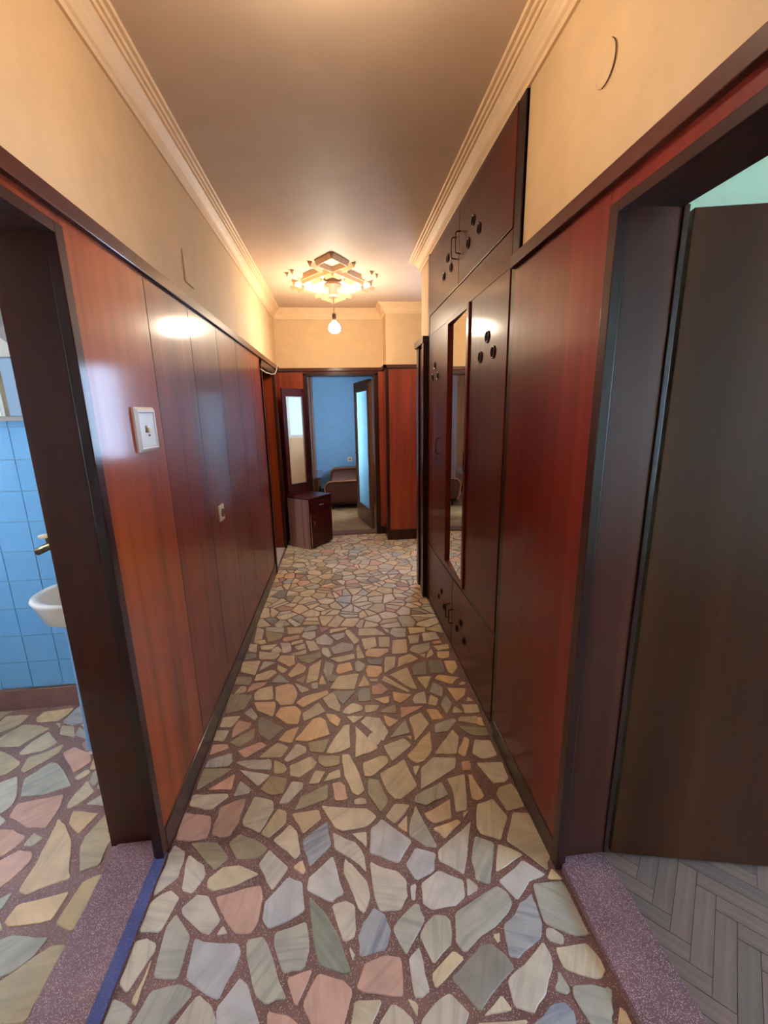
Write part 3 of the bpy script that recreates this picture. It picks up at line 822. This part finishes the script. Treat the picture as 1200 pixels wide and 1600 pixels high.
bk = MB().box(.702, .712, 1.12, 1.70, 0, 2.054, 'mortar_dark').build('backing_board', wall_right)
bx('panel', (.688, .703, 1.113, 1.694, .09, 2.078), 'panel_right', wall_right, bevel=.002)
bx('panel', (.6885, .703, .1, 1.1125, 2.032, 2.078), 'panel_right', wall_right)
struct(MB().box(.684, .712, 1.112, 1.70, 0, .09, 'casing').build('baseboard_right', bevel=.003))
struct(MB().box(.670, .712, -1.7, 1.71, 2.076, 2.119, 'rail').build('trim_7', bevel=.003), 'dark wooden rail capping the right panelling')
# panelled wall stub past the wardrobe
bx('panel', (.688, .705, 3.36, 3.655, .09, 2.054), 'panel_right', wall_right, bevel=.002)
bx('panel', (.70, 2.3, 3.66, 3.675, .09, 2.054), 'panel_right', wall_right, bevel=.002)
struct(MB().box(.660, .712, 3.335, 3.40, 0, 2.066, 'casing').box(.672, .70, 3.60, 3.685, 0, 2.066, 'casing').box(.684, .712, 3.40, 3.60, 0, .09, 'casing').build('baseboard_stub', bevel=.003))
struct(MB().box(.656, .712, 3.335, 3.69, 2.066, 2.116, 'rail').box(.712, 2.3, 3.66, 3.70, 2.066, 2.116, 'rail_x').build('trim_8', bevel=.003), 'dark rail on the wall stub beyond the wardrobe')

# end wall and pilaster
bx('panel', (-.71, -.40, 5.372, 5.392, .10, 2.055), 'panel_end', wall_end, bevel=.002)
bx('panel', (.50, .572, 5.372, 5.392, .10, 2.055), 'panel_end', wall_end, bevel=.002)
bx('panel', (-.40, .50, 5.372, 5.392, 2.045, 2.06), 'panel_end', wall_end)
bx('panel', (.592, .985, 5.072, 5.092, .13, 2.055), 'panel_end', wall_end, bevel=.002)
bx('panel', (.985, 1.97, 5.072, 5.092, .13, 1.04), 'panel_end', wall_end, bevel=.002)
bx('panel', (1.97, 2.3, 5.072, 5.092, .13, 2.055), 'panel_end', wall_end, bevel=.002)
bx('panel', (.560, .576, 5.10, 5.385, .13, 2.055), 'panel_end', wall_end, bevel=.002)
struct(MB().box(-.70, -.41, 5.362, 5.39, 0, .10, 'casing').box(.50, .574, 5.362, 5.39, 0, .10, 'casing').box(.574, 2.3, 5.06, 5.09, 0, .13, 'casing').box(.556, .576, 5.06, 5.385, 0, .13, 'casing').box(.557, .592, 5.062, 5.095, .13, 2.06, 'casing').build('baseboard_end', bevel=.003))
struct(MB().box(-.70, .56, 5.345, 5.39, 2.06, 2.098, 'rail_x').box(.535, 1.05, 5.045, 5.09, 2.06, 2.098, 'rail_x').box(1.95, 2.3, 5.045, 5.09, 2.06, 2.098, 'rail_x').box(.535, .576, 5.045, 5.385, 2.06, 2.098, 'rail').build('trim_9', bevel=.003), 'dark wooden rail over the end wall panelling')

# ================================================================ DOORWAYS
# door_1: bathroom doorway, left
d = struct(MB().box(-.712, -.683, 1.262, 1.299, .022, 2.034, 'casing').box(-.712, -.683, .40, 1.262, 2.006, 2.034, 'casing').box(-.712, -.683, .45, .495, .022, 2.006, 'casing').build('door_1', bevel=.002), 'dark brown door frame of the bathroom doorway')
bx('frame', (-.892, -.71, 1.330, 1.346, .022, 2.036), 'jamb', d)
bx('door_stop', (-.716, -.711, 1.264, 1.331, .022, 2.034), 'casing', d)
bx('frame', (-.892, -.71, .485, .505, .022, 2.036), 'jamb', d)
bx('frame', (-.892, -.71, .505, 1.330, 2.034, 2.050), 'casing', d)
# door_2: bedroom doorway, right, with its leaf swung into the room
d = struct(MB().box(.683, .712, 1.075, 1.111, 0, 2.036, 'casing').box(.683, .712, .1, 1.075, 2.008, 2.036, 'casing').box(.683, .712, .19, .24, 0, 2.008, 'casing').build('door_2', bevel=.002), 'dark brown door frame of the bedroom doorway')
bx('frame', (.711, .868, 1.100, 1.125, .022, 2.034), 'jamb', d)
bx('frame', (.711, .868, .225, .245, .022, 2.034), 'jamb', d)
bx('frame', (.711, .868, .245, 1.100, 2.034, 2.049), 'casing', d)
bx('door_stop', (.711, .716, 1.077, 1.101, .022, 2.034), 'casing', d)
bx('frame', (.868, .885, 1.095, 1.16, .022, 2.040), 'casing', d, bevel=.002)
hx, hy, ang = .900, 1.100, math.atan2(-.105, .49)
def LT(p): return Vector((hx+p.x*cos(ang)-p.y*sin(ang), hy+p.x*sin(ang)+p.y*cos(ang), p.z))
lf = MB().box(0, .80, 0, .04, .012, 2.034, 'door_dark', LT).build('leaf', d, bevel=.002)
# door_3: glazed door at the end, open into the blue room
d = struct(MB().box(-.40, -.355, 5.355, 5.40, 0, 2.03, 'casing').box(.45, .497, 5.355, 5.40, 0, 2.03, 'casing').box(-.40, .497, 5.355, 5.40, 2.008, 2.048, 'casing').build('door_3', bevel=.003), 'wooden frame of the glazed door at the end of the hall')
bx('frame', (-.37, -.352, 5.39, 5.56, 0, 2.02), 'door_frame_light', d)
bx('frame', (.447, .465, 5.39, 5.56, 0, 2.02), 'door_frame_light', d)
bx('frame', (-.352, .447, 5.39, 5.56, 2.008, 2.03), 'door_frame_light', d)
hx3, hy3 = .440, 5.575; a3 = math.atan2(.80, -.17)
def GT(p): return Vector((hx3+p.x*cos(a3)-p.y*sin(a3), hy3+p.x*sin(a3)+p.y*cos(a3), p.z))
g = MB()
for a in [(0, .12, 0, .04, .015, 1.985), (.70, .80, 0, .04, .015, 1.985), (.12, .70, 0, .04, .015, .26), (.12, .70, 0, .04, 1.85, 1.985)]: g.box(*a, 'door_frame_light', GT)
lf = g.build('leaf', d, bevel=.003)
MB().box(.12, .70, .017, .023, .26, 1.85, 'ripple', GT).build('glass', lf)
hd = MB().tube([GT(Vector((.75, .0, 1.0))), GT(Vector((.75, .06, 1.0))), GT(Vector((.66, .065, 1.0)))], .009, 'metal_dark')
hd.box(.73, .77, .038, .044, .92, 1.06, 'metal_dark', GT).build('handle', lf)
# door_4: far left doorway
d = struct(MB().box(-.712, -.675, 4.10, 4.145, 0, 2.02, 'casing').box(-.712, -.675, 4.935, 4.98, 0, 2.02, 'casing').box(-.712, -.675, 4.145, 4.935, 1.99, 2.052, 'casing').build('door_4', bevel=.003), 'dark frame of the far left doorway')
bx('frame', (-.89, -.71, 4.93, 4.95, .012, 2.0), 'jamb_far', d)
bx('frame', (-.89, -.71, 4.132, 4.148, .012, 2.0), 'jamb_far', d)
bx('frame', (-.89, -.71, 4.148, 4.93, 1.985, 2.0), 'casing', d)

# ================================================================ BATHROOM
tl = None
for i in range(9):
    for j in range(12):
        x = -.953-.155*i-.155; z = .122+.1555*j
        if z+.15 > 1.86: continue
        if tl is None:
            tl = MB().box(-.0763, .0763, -.006, 0, -.0765, .0765, 'tile').build('tile', bevel=.0015); o = tl
        else: o = tl.copy(); C.objects.link(o)
        o.parent = wall_bath; o.location = (x+.0775-.0, 2.24, z+.0777)
MB().box(-2.6, -.89, 2.2375, 2.2400, .12, 1.84, 'tile_grout').build('grout_bed', wall_bath)
struct(MB().box(-2.7, -.89, 2.222, 2.24, -.003, .118, 'terrazzo_base').build('baseboard_bathroom', bevel=.003))
pt = [(-1.66, 2.06), (-1.60, 2.02), (-1.56, 1.985), (-1.52, 1.96), (-1.535, 1.93), (-1.50, 1.90), (-1.47, 1.875), (-1.40, 1.87), (-1.36, 2.02), (-1.42, 2.12), (-1.6, 2.14)]
mb = MB(); n = len(pt); mb.add([(x, y, z) for y in (2.24, 2.235) for x, z in pt], [list(range(n)), list(range(n, 2*n))]+[(i, (i+1) % n, n+(i+1) % n, n+i) for i in range(n)], 'grey_plaster')
mb.build('bare_patch', wall_bath)

t = thing('bathroom_mirror', 'frameless bathroom mirror on a thin grey shelf above the blue tiles', 'mirror', (-1.62, 2.23, 1.55))
bx('mirror_pane', (-2.0, -1.25, 2.220, 2.228, 1.572, 1.83), 'mirror', t)
bx('shelf', (-2.0, -1.25, 2.16, 2.228, 1.548, 1.570), 'grey_plaster', t, bevel=.003)
t = thing('water_heater', 'white round water heater high on the bathroom wall', 'water heater', (-1.62, 2.0, 1.95))
MB().lathe([(.06, 1.935), (.14, 1.945), (.19, 1.975), (.215, 2.03), (.215, 2.60), (.17, 2.66), (.05, 2.68)], (-1.62, 2.0, 0), 'porcelain', n=32).build('tank', t, smooth=True)
MB().tube([(-1.62, 2.0, 1.94), (-1.62, 2.0, 1.90)], .018, 'grey_plastic').build('pipe', t)

t = thing('washbasin', 'white ceramic washbasin on a blue painted round pedestal', 'sink', (-1.215, 1.915, 0))
def ring(cx, cy, ax, ay, z, e=2.8, n=32):
    r_ = []
    for i in range(n):
        a = 2*pi*i/n; c_, s_ = cos(a), sin(a)
        r_.append((cx+ax*math.copysign(abs(c_)**(2/e), c_), cy+ay*math.copysign(abs(s_)**(2/e), s_), z))
    return r_
rs = [ring(-1.09, 1.86, .10, .08, .700), ring(-1.09, 1.86, .175, .125, .702), ring(-1.095, 1.86, .195, .142, .715), ring(-1.10, 1.86, .225, .165, .795, 2.5), ring(-1.10, 1.86, .236, .176, .812, 2.4),
      ring(-1.10, 1.86, .230, .170, .822, 2.4), ring(-1.10, 1.86, .20, .145, .818, 2.4), ring(-1.095, 1.86, .18, .13, .79, 2.4), ring(-1.09, 1.86, .14, .10, .745), ring(-1.08, 1.86, .06, .05, .735)]
mb = MB(); N = 32; vs = [p for r_ in rs for p in r_]
mb.add(vs, [(l*N+i, l*N+(i+1) % N, (l+1)*N+(i+1) % N, (l+1)*N+i) for l in range(len(rs)-1) for i in range(N)]+[list(range(N)), [(len(rs)-1)*N+i for i in range(N)]], 'porcelain')
mb.build('basin', t, smooth=True)
MB().lathe([(.074, 0), (.074, .02), (.070, .10), (.066, .3), (.064, .55), (.070, .68), (.075, .70)], (-1.215, 1.915, 0), 'blue_paint', n=24).build('pedestal', t, smooth=True)
t = thing('wall_tap', 'old brass wall tap with a cream handle above the basin', 'tap', (-.895, 1.86, 1.03))
MB().tube([(-.89, 1.86, 1.035), (-1.18, 1.86, 1.035)], .010, 'brass_old').build('pipe', t, smooth=True)
MB().tube([(-1.16, 1.86, 1.035), (-1.22, 1.86, 1.035), (-1.26, 1.86, 1.022), (-1.30, 1.86, 1.004)], .017, 'brass_old', 12).lathe([(.020, -.008), (.022, 0), (.020, .012)], (-1.20, 1.86, 1.035), 'brass_old', 'x', 12).build('spout', t, smooth=True)
MB().tube([(-1.245, 1.86, 1.03), (-1.25, 1.86, 1.065)], .009, 'brass_old').build('stem', t)
MB().lathe([(.010, 1.066), (.030, 1.068), (.031, 1.076), (.010, 1.080)], (-1.25, 1.86, 0), 'ivory', n=16).build('handle', t, smooth=True)

# ================================================================ WARDROBE
t = thing('built_in_wardrobe', 'built in dark wooden wardrobe with a tall mirror door and round vent holes', 'wardrobe', (.7, 2.5, 0))
wf = MB()
for a in [(.705, 1.28, 1.70, 1.72, 0, 2.65), (.705, 1.28, 3.31, 3.33, 0, 2.65), (1.26, 1.28, 1.72, 3.31, 0, 2.65), (.74, 1.26, 1.72, 3.31, 0, .025), (.74, 1.26, 1.72, 3.31, 2.63, 2.65), (.74, 1.26, 1.72, 3.31, 2.15, 2.17)]: wf.box(*a, 'casing')
wf.build('carcass', t)
bx('side_stile', (.700, .714, 1.700, 1.762, 0, 2.655), 'casing', t, bevel=.002)
bx('side_stile', (.696, .712, 3.285, 3.333, 0, 2.655), 'casing', t, bevel=.002)
bx('crosspiece', (.699, .720, 1.763, 3.284, 2.103, 2.235), 'wardrobe_flat', t, bevel=.001)
bx('crosspiece', (.699, .720, 1.763, 3.284, .500, .520), 'casing', t, bevel=.001)
bx('plinth', (.702, .720, 1.763, 3.284, 0, .030), 'casing', t)
bx('crosspiece', (.699, .720, 1.763, 3.284, 2.640, 2.655), 'casing', t)
def wdoor(y0, y1, z0, z1, mat='wardrobe'):
    return bx('door', (.696, .716, y0+.003, y1-.003, z0+.003, z1-.003), mat, t, bevel=.002)
def holes(dr, pts, r=.019):
    for y, z in pts:
        MB().lathe([(r+.006, .693), (r+.007, .6915), (r+.003, .690), (r, .692), (r-.001, .6935)], (0, y, z), 'casing', 'x', 20).build('vent_ring', dr, smooth=True)
        MB().lathe([(r-.001, .6925), (r-.001, .6955)], (0, y, z), 'black_gap', 'x', 20).build('vent_hole', dr)
def pull(dr, y, z0, z1):
    MB().tube([(.694, y, z0), (.668, y, z0+.004), (.664, y, z0+.012), (.664, y, z1-.012), (.668, y, z1-.004), (.694, y, z1)], .0035, 'metal_dark').build('handle', dr, smooth=True)
def keyhole(dr, y, z, mat='metal_dark'):
    MB().lathe([(.011, .6955), (.011, .6925), (.008, .6915)], (0, y, z), mat, 'x', 14).build('keyhole', dr)
a = wdoor(1.763, 2.52, 2.236, 2.64, 'wardrobe_flat'); holes(a, [(2.268, 2.462), (2.174, 2.391), (2.344, 2.389)]); pull(a, 2.478, 2.385, 2.495)
b = wdoor(2.52, 3.284, 2.236, 2.64, 'wardrobe_flat'); holes(b, [(2.76, 2.453), (2.85, 2.38), (2.681, 2.38)]); pull(b, 2.562, 2.385, 2.495); keyhole(b, 2.60, 2.45)
a = wdoor(1.763, 2.272, .52, 2.103); holes(a, [(2.006, 1.886), (1.923, 1.808), (2.096, 1.808)], .021); pull(a, 2.235, 1.235, 1.345)
b = wdoor(2.757, 3.284, .52, 2.103); holes(b, [(3.079, 1.876), (2.997, 1.80), (3.159, 1.80)], .021); pull(b, 2.90, 1.27, 1.38); keyhole(b, 3.05, 1.225, 'chrome')
a = wdoor(1.763, 2.52, .03, .50, 'wardrobe_flat'); holes(a, [(2.31, .29), (2.39, .208), (2.236, .207)], .017); pull(a, 2.478, .20, .30)
b = wdoor(2.52, 3.284, .03, .50, 'wardrobe_flat'); holes(b, [(2.804, .282), (2.88, .207), (2.723, .199)], .017); pull(b, 2.562, .20, .30)
fr = MB()
for q in [(.686, .716, 2.276, 2.312, .524, 2.10), (.686, .716, 2.700, 2.752, .524, 2.10), (.686, .716, 2.312, 2.700, .524, .560), (.686, .716, 2.312, 2.700, 2.072, 2.10)]: fr.box(*q, 'panel_right')
md = fr.build('mirror_door', t, bevel=.002)
# the looking glass sits a little askew in its deep frame
MB().add([(.6895, 2.308, .55), (.6895, 2.308, 2.085), (.7045, 2.704, 2.085), (.7045, 2.704, .55), (.7000, 2.308, .55), (.7000, 2.308, 2.085), (.7150, 2.704, 2.085), (.7150, 2.704, .55)],
         [(0, 1, 2, 3), (4, 5, 6, 7), (0, 1, 5, 4), (1, 2, 6, 5), (2, 3, 7, 6), (3, 0, 4, 7)], 'mirror').build('mirror', md)


# ================================================================ SMALL FITTINGS ON THE WALLS
def plate(name, label, y0, y1, z0, z1, x, side, mat, group=None):
    t = thing(name, label, 'switch' if name == 'light_switch' else ('socket' if 'socket' in name else 'cover plate'), (x, (y0+y1)/2, (z0+z1)/2), group)
    return t
t = plate('light_switch', 'white square light switch plate on the first left wood panel', 1.528, 1.690, 1.432, 1.592, -.688, 1, 'white_plastic')
cy, cz = 1.609, 1.511; q = []
def sq(h, x): return [(x, cy-h, cz-h), (x, cy+h, cz-h), (x, cy+h, cz+h), (x, cy-h, cz+h)]
vs = sq(.077, -.688)+sq(.077, -.681)+sq(.066, -.672)+sq(.060, -.672)+sq(.057, -.676)
MB().add(vs, [[l*4+i, l*4+(i+1) % 4, (l+1)*4+(i+1) % 4, (l+1)*4+i] for l in range(4) for i in range(4)]+[(16, 17, 18, 19)], 'white_plastic').build('plate', t)
MB().box(-.676, -.668, cy-.008, cy+.012, cz-.012, cz+.006, 'ivory').build('toggle', t, bevel=.002)
MB().box(-.676, -.6745, cy-.016, cy-.004, cz-.002, cz+.014, 'dirt_brown').box(-.676, -.6745, cy+.0, cy+.014, cz-.024, cz-.017, 'dirt_brown').box(-.676, -.6745, cy-.02, cy-.008, cz-.010, cz-.003, 'dirt_brown').build('worn_mark', t)
def socket(x, y, z, label, s=1, ax='x', group=None):
    t = thing('wall_socket', label, 'socket', (x, y, z), group); h = .045
    if ax == 'x':
        MB().box(x, x+.010, y-h, y+h, z-h, z+h, 'ivory').build('plate', t, bevel=.003)
        MB().lathe([(.024, x+.010), (.024, x+.016), (.019, x+.016), (.018, x+.0105)], (0, y, z), 'dirt_brown', 'x', 18).build('socket_ring', t)
    else:
        MB().box(x-h, x+h, y-.010, y, z-h, z+h, 'ivory').build('plate', t, bevel=.003)
        MB().lathe([(.024, y-.010), (.024, y-.016), (.019, y-.016), (.018, y-.0105)], (x, 0, z), 'grey_plastic', 'y', 18).build('socket_ring', t)
socket(-.688, 2.42, 1.02, 'ivory wall socket low on the third left wood panel')
socket(.21, 9.1, .615, 'ivory wall socket on the blue wall above the sofa', ax='y')
t = thing('junction_cover', 'cream painted rectangular cover plate on the upper left wall', 'cover plate', (-.71, 2.39, 2.26))
bx('cover', (-.71, -.704, 2.325, 2.455, 2.19, 2.335), 'wall', t, bevel=.003)
t = thing('round_cover', 'round painted over cover with a curved crack on the upper right wall', 'cover plate', (.71, 1.215, 2.40))
MB().lathe([(.046, .7095), (.044, .7075), (.036, .7068)], (0, 1.225, 2.398), 'wall', 'x', 28).build('cover', t, smooth=True)
MB().tube([(.7062, 1.225+.043*cos(a)*(-1), 2.398+.048*sin(a)) for a in [R(k) for k in range(58, -100, -12)]], .0012, 'metal_dark', 6).build('crack', t)
t = thing('wire_loop', 'thin white wire looped along the head of the far left doorway', 'wire', (-.66, 4.5, 2.0))
MB().tube([(-.665, 4.0, 1.955), (-.665, 4.3, 1.952), (-.665, 4.65, 1.968), (-.662, 4.86, 1.99), (-.655, 4.97, 2.04), (-.648, 5.02, 2.10)], .004, 'white_plastic').build('wire', t, smooth=True)

# ================================================================ CEILING ROSE AND LAMPS
t = thing('ceiling_rose', 'cream plaster ceiling rose of crossing bars and diamonds above the hall lamp', 'ceiling ornament', (0, 4.28, CZ))
CY = 4.28; hb = .022
def bar(p, q, w_=hb):
    mb = MB(); p = Vector(p); q = Vector(q); d_ = (q-p).normalized(); n_ = Vector((-d_.y, d_.x))*w_
    a = [(v.x, v.y, CZ-.002) for v in (p+n_, q+n_, q-n_, p-n_)]; n2 = n_*.1
    b = [(v.x, v.y, CZ-.036) for v in (p+n2, q+n2, q-n2, p-n2)]
    mb.add(a+b, [(0, 1, 2, 3), (4, 5, 6, 7), (0, 1, 5, 4), (1, 2, 6, 5), (2, 3, 7, 6), (3, 0, 4, 7)], 'cornice').build('bar', t)
half = [((0, 3.60), (.122, 3.775)), ((.112, 3.79), (0, 3.925)), ((.176, 3.80), (.088, 3.94)), ((.122, 3.945), (.275, 4.15)), ((.02, 3.945), (.272, 4.262)),
        ((.388, 4.075), (.31, 4.155)), ((.338, 4.00), (.268, 4.10)), ((0, 4.04), (.058, 4.12)), ((.105, 4.20), (.180, 4.275)), ((.30, 4.17), (.355, 4.235))]
for p, q in half:
    for sx in (-1, 1):
        for sy in (-1, 1):
            P_ = lambda v: (v[0]*sx, CY+(v[1]-CY)*sy)
            bar(P_(p), P_(q))
def lamp(y, label, glow, drop=2.35):
    t = thing('pendant_lamp', label, 'lamp', (0, y, CZ))
    MB().lathe([(.030, CZ-.03), (.075, CZ-.035), (.080, CZ-.045), (.078, CZ-.055), (.045, CZ-.062), (.043, CZ-.13), (.036, CZ-.135)], (0, y, 0), 'grey_plastic', n=28).build('canopy', t, smooth=True)
    MB().tube([(0, y, CZ-.03), (0, y, drop+.10)], .004, 'grey_plastic').build('cord', t)
    MB().lathe([(.010, drop+.115), (.019, drop+.105), (.020, drop+.055), (.016, drop+.05)], (0, y, 0), 'metal_dark', n=18).build('bulb_holder', t, smooth=True)
    prof_ = [(.014, .056), (.015, .045), (.022, .034), (.038, .020), (.050, -.008), (.046, -.034), (.028, -.052), (.006, -.058)]
    MB().lathe([(r_*1.12, drop+h_) for r_, h_ in prof_], (0, y, 0), glow, n=24).build('bulb', t, smooth=True)
lamp(4.25, 'lit bare bulb hanging on a cord below the plaster ceiling rose', 'bulb_far')
lamp(1.18, 'lit bare bulb hanging nearest the viewer, above the two open doorways', 'bulb_near', 2.57)

# ================================================================ HALL STAND AT THE END
A = Vector((-.640, 5.03)); B = Vector((-.372, 4.82)); Cc = Vector((-.128, 5.130)); Hc = .615
ex = (Cc-B).normalized(); W_ = (Cc-B).length; D_ = (A-B).length; ey = Vector((-ex.y, ex.x))
def ST_(p): v = B+ex*p.x+ey*p.y; return Vector((v.x, v.y, p.z))     # x along the front from B to C, y towards the back
t = stand = thing('hall_stand', 'maroon hall stand with a tall narrow mirror above a small drawer cabinet', 'hall stand', (A.x, A.y, 0))
MB().box(0, W_, .018, D_, .02, Hc-.02, 'cabinet_maroon', ST_).build('body', t, bevel=.002)
MB().box(-.006, W_+.006, -.004, D_+.002, Hc-.02, Hc, 'cabinet_maroon', ST_).build('top', t, bevel=.003)
MB().box(-.010, 0, .016, D_, 0, Hc-.02, 'cabinet_side', ST_).build('side_panel', t, bevel=.001)
dr = MB().box(.006, W_-.004, 0, .018, Hc-.175, Hc-.026, 'cabinet_maroon', ST_).build('drawer', t, bevel=.002)
MB().tube([ST_(Vector((W_/2-.03, -.002, Hc-.10))), ST_(Vector((W_/2-.02, -.02, Hc-.10))), ST_(Vector((W_/2+.02, -.02, Hc-.10))), ST_(Vector((W_/2+.03, -.002, Hc-.10)))], .005, 'chrome').build('handle', dr)
dr = MB().box(.006, W_-.004, 0, .018, .03, Hc-.185, 'cabinet_maroon', ST_).build('door', t, bevel=.002)
MB().tube([ST_(Vector((.05, -.002, .34))), ST_(Vector((.05, -.02, .335))), ST_(Vector((.05, -.02, .29))), ST_(Vector((.05, -.002, .285)))], .005, 'chrome').build('handle', dr)
MB().box(.004, .010, -.004, .0, .03, Hc-.19, 'chrome', ST_).build('edge_strip', dr)
ma = R(42.5); P0 = A+Vector((.012, .030)); ux = Vector((cos(ma), sin(ma))); uy = Vector((-sin(ma), cos(ma)))
ST_ = lambda p: Vector((P0.x+ux.x*p.x+uy.x*(p.y-D_-.004), P0.y+ux.y*p.x+uy.y*(p.y-D_-.004), p.z))
t = stand
y0 = D_+.004
MB().box(-.0, .315, y0, y0+.022, Hc+.001, 1.855, 'cabinet_maroon', ST_).build('mirror_panel', t, bevel=.002)
mf = MB()
m0, m1, z0, z1 = .045, .275, .745, 1.765
for q in [(m0, m1, z0, z0+.008), (m0, m1, z1-.008, z1), (m0, m0+.008, z0, z1), (m1-.008, m1, z0, z1)]: mf.box(q[0], q[1], y0-.008, y0-.0005, q[2], q[3], 'chrome', ST_)
mf.build('mirror_frame', t)
MB().box(m0+.008, m1-.008, y0-.005, y0-.0005, z0+.008, z1-.008, 'mirror', ST_).build('mirror_pane', t)

# ================================================================ BLUE ROOM
t = thing('sofa', 'brown fabric sofa with rounded ends standing in front of the blue wall', 'sofa', (.25, 7.9, 0))
def armend(y0, y1, x0, x1, zt, name='arm'):
    pr = [(x0+.03, .12), (x0, .22), (x0-.015, .36), (x0+.0, zt-.05), (x0+.05, zt-.01), (x0+.12, zt), (x1, zt+.02), (x1, .12)]; n = len(pr); mb = MB()
    mb.add([(x, y, z) for y in (y0, y1) for x, z in pr], [list(range(n)), list(range(n, 2*n))]+[(i, (i+1) % n, n+(i+1) % n, n+i) for i in range(n)], 'fabric')
    a = mb.build(name, t, bevel=.03)
    MB().tube([(x, y0-.004, z) for x, z in pr[:-1]], .010, 'fabric_light').build('piping', a, smooth=True)
armend(6.92, 7.10, -.26, .66, .475); armend(8.72, 8.90, -.20, .66, .475)
bx('seat', (-.22, .66, 7.10, 8.72, .12, .33), 'fabric', t, bevel=.03)
mb = MB(); mb.add([(-.20, 7.12, .335), (.50, 7.12, .37), (.50, 8.70, .37), (-.20, 8.70, .335), (-.17, 7.14, .41), (.50, 7.14, .455), (.50, 8.68, .455), (-.17, 8.68, .41)], [(0, 1, 2, 3), (4, 5, 6, 7), (0, 1, 5, 4), (1, 2, 6, 5), (2, 3, 7, 6), (3, 0, 4, 7)], 'fabric')
mb.build('cushion', t, bevel=.03)
bx('backrest', (.50, .72, 7.10, 8.72, .33, .74), 'fabric', t, bevel=.04)
bx('base_board', (-.21, .66, 6.95, 8.88, .085, .125), 'cabinet_maroon', t)
for x in (-.15, .58):
    for y in (7.0, 8.8): MB().lathe([(.015, 0), (.022, .09)], (x, y, 0), 'metal_dark', n=12).build('leg', t)
t = thing('side_table', 'low dark glossy table standing left of the brown sofa', 'table', (-.75, 7.5, 0))
bx('table_top', (-1.25, -.33, 6.95, 7.95, .52, .545), 'table_gloss', t, bevel=.004)
bx('apron', (-1.20, -.38, 7.0, 7.9, .30, .52), 'door_dark', t)
for x in (-1.19, -.42):
    for y in (7.01, 7.86): bx('leg', (x, x+.04, y, y+.04, 0, .46), 'door_dark', t)
t = thing('tall_cabinet', 'tall brown cupboard against the blue wall behind the table', 'cupboard', (-1.0, 8.8, 0))
bx('body', (-1.45, -.50, 8.55, 9.09, .06, 2.42), 'door_frame_light', t, bevel=.003)
bx('plinth', (-1.43, -.52, 8.57, 9.07, 0, .06), 'door_dark', t)
for x0, x1 in ((-1.445, -1.01), (-1.005, -.505)): bx('door', (x0, x1, 8.53, 8.549, .07, 2.41), 'door_frame_light', t, bevel=.002)

for o in S.objects:
    if '_o' in o: del o['_o']
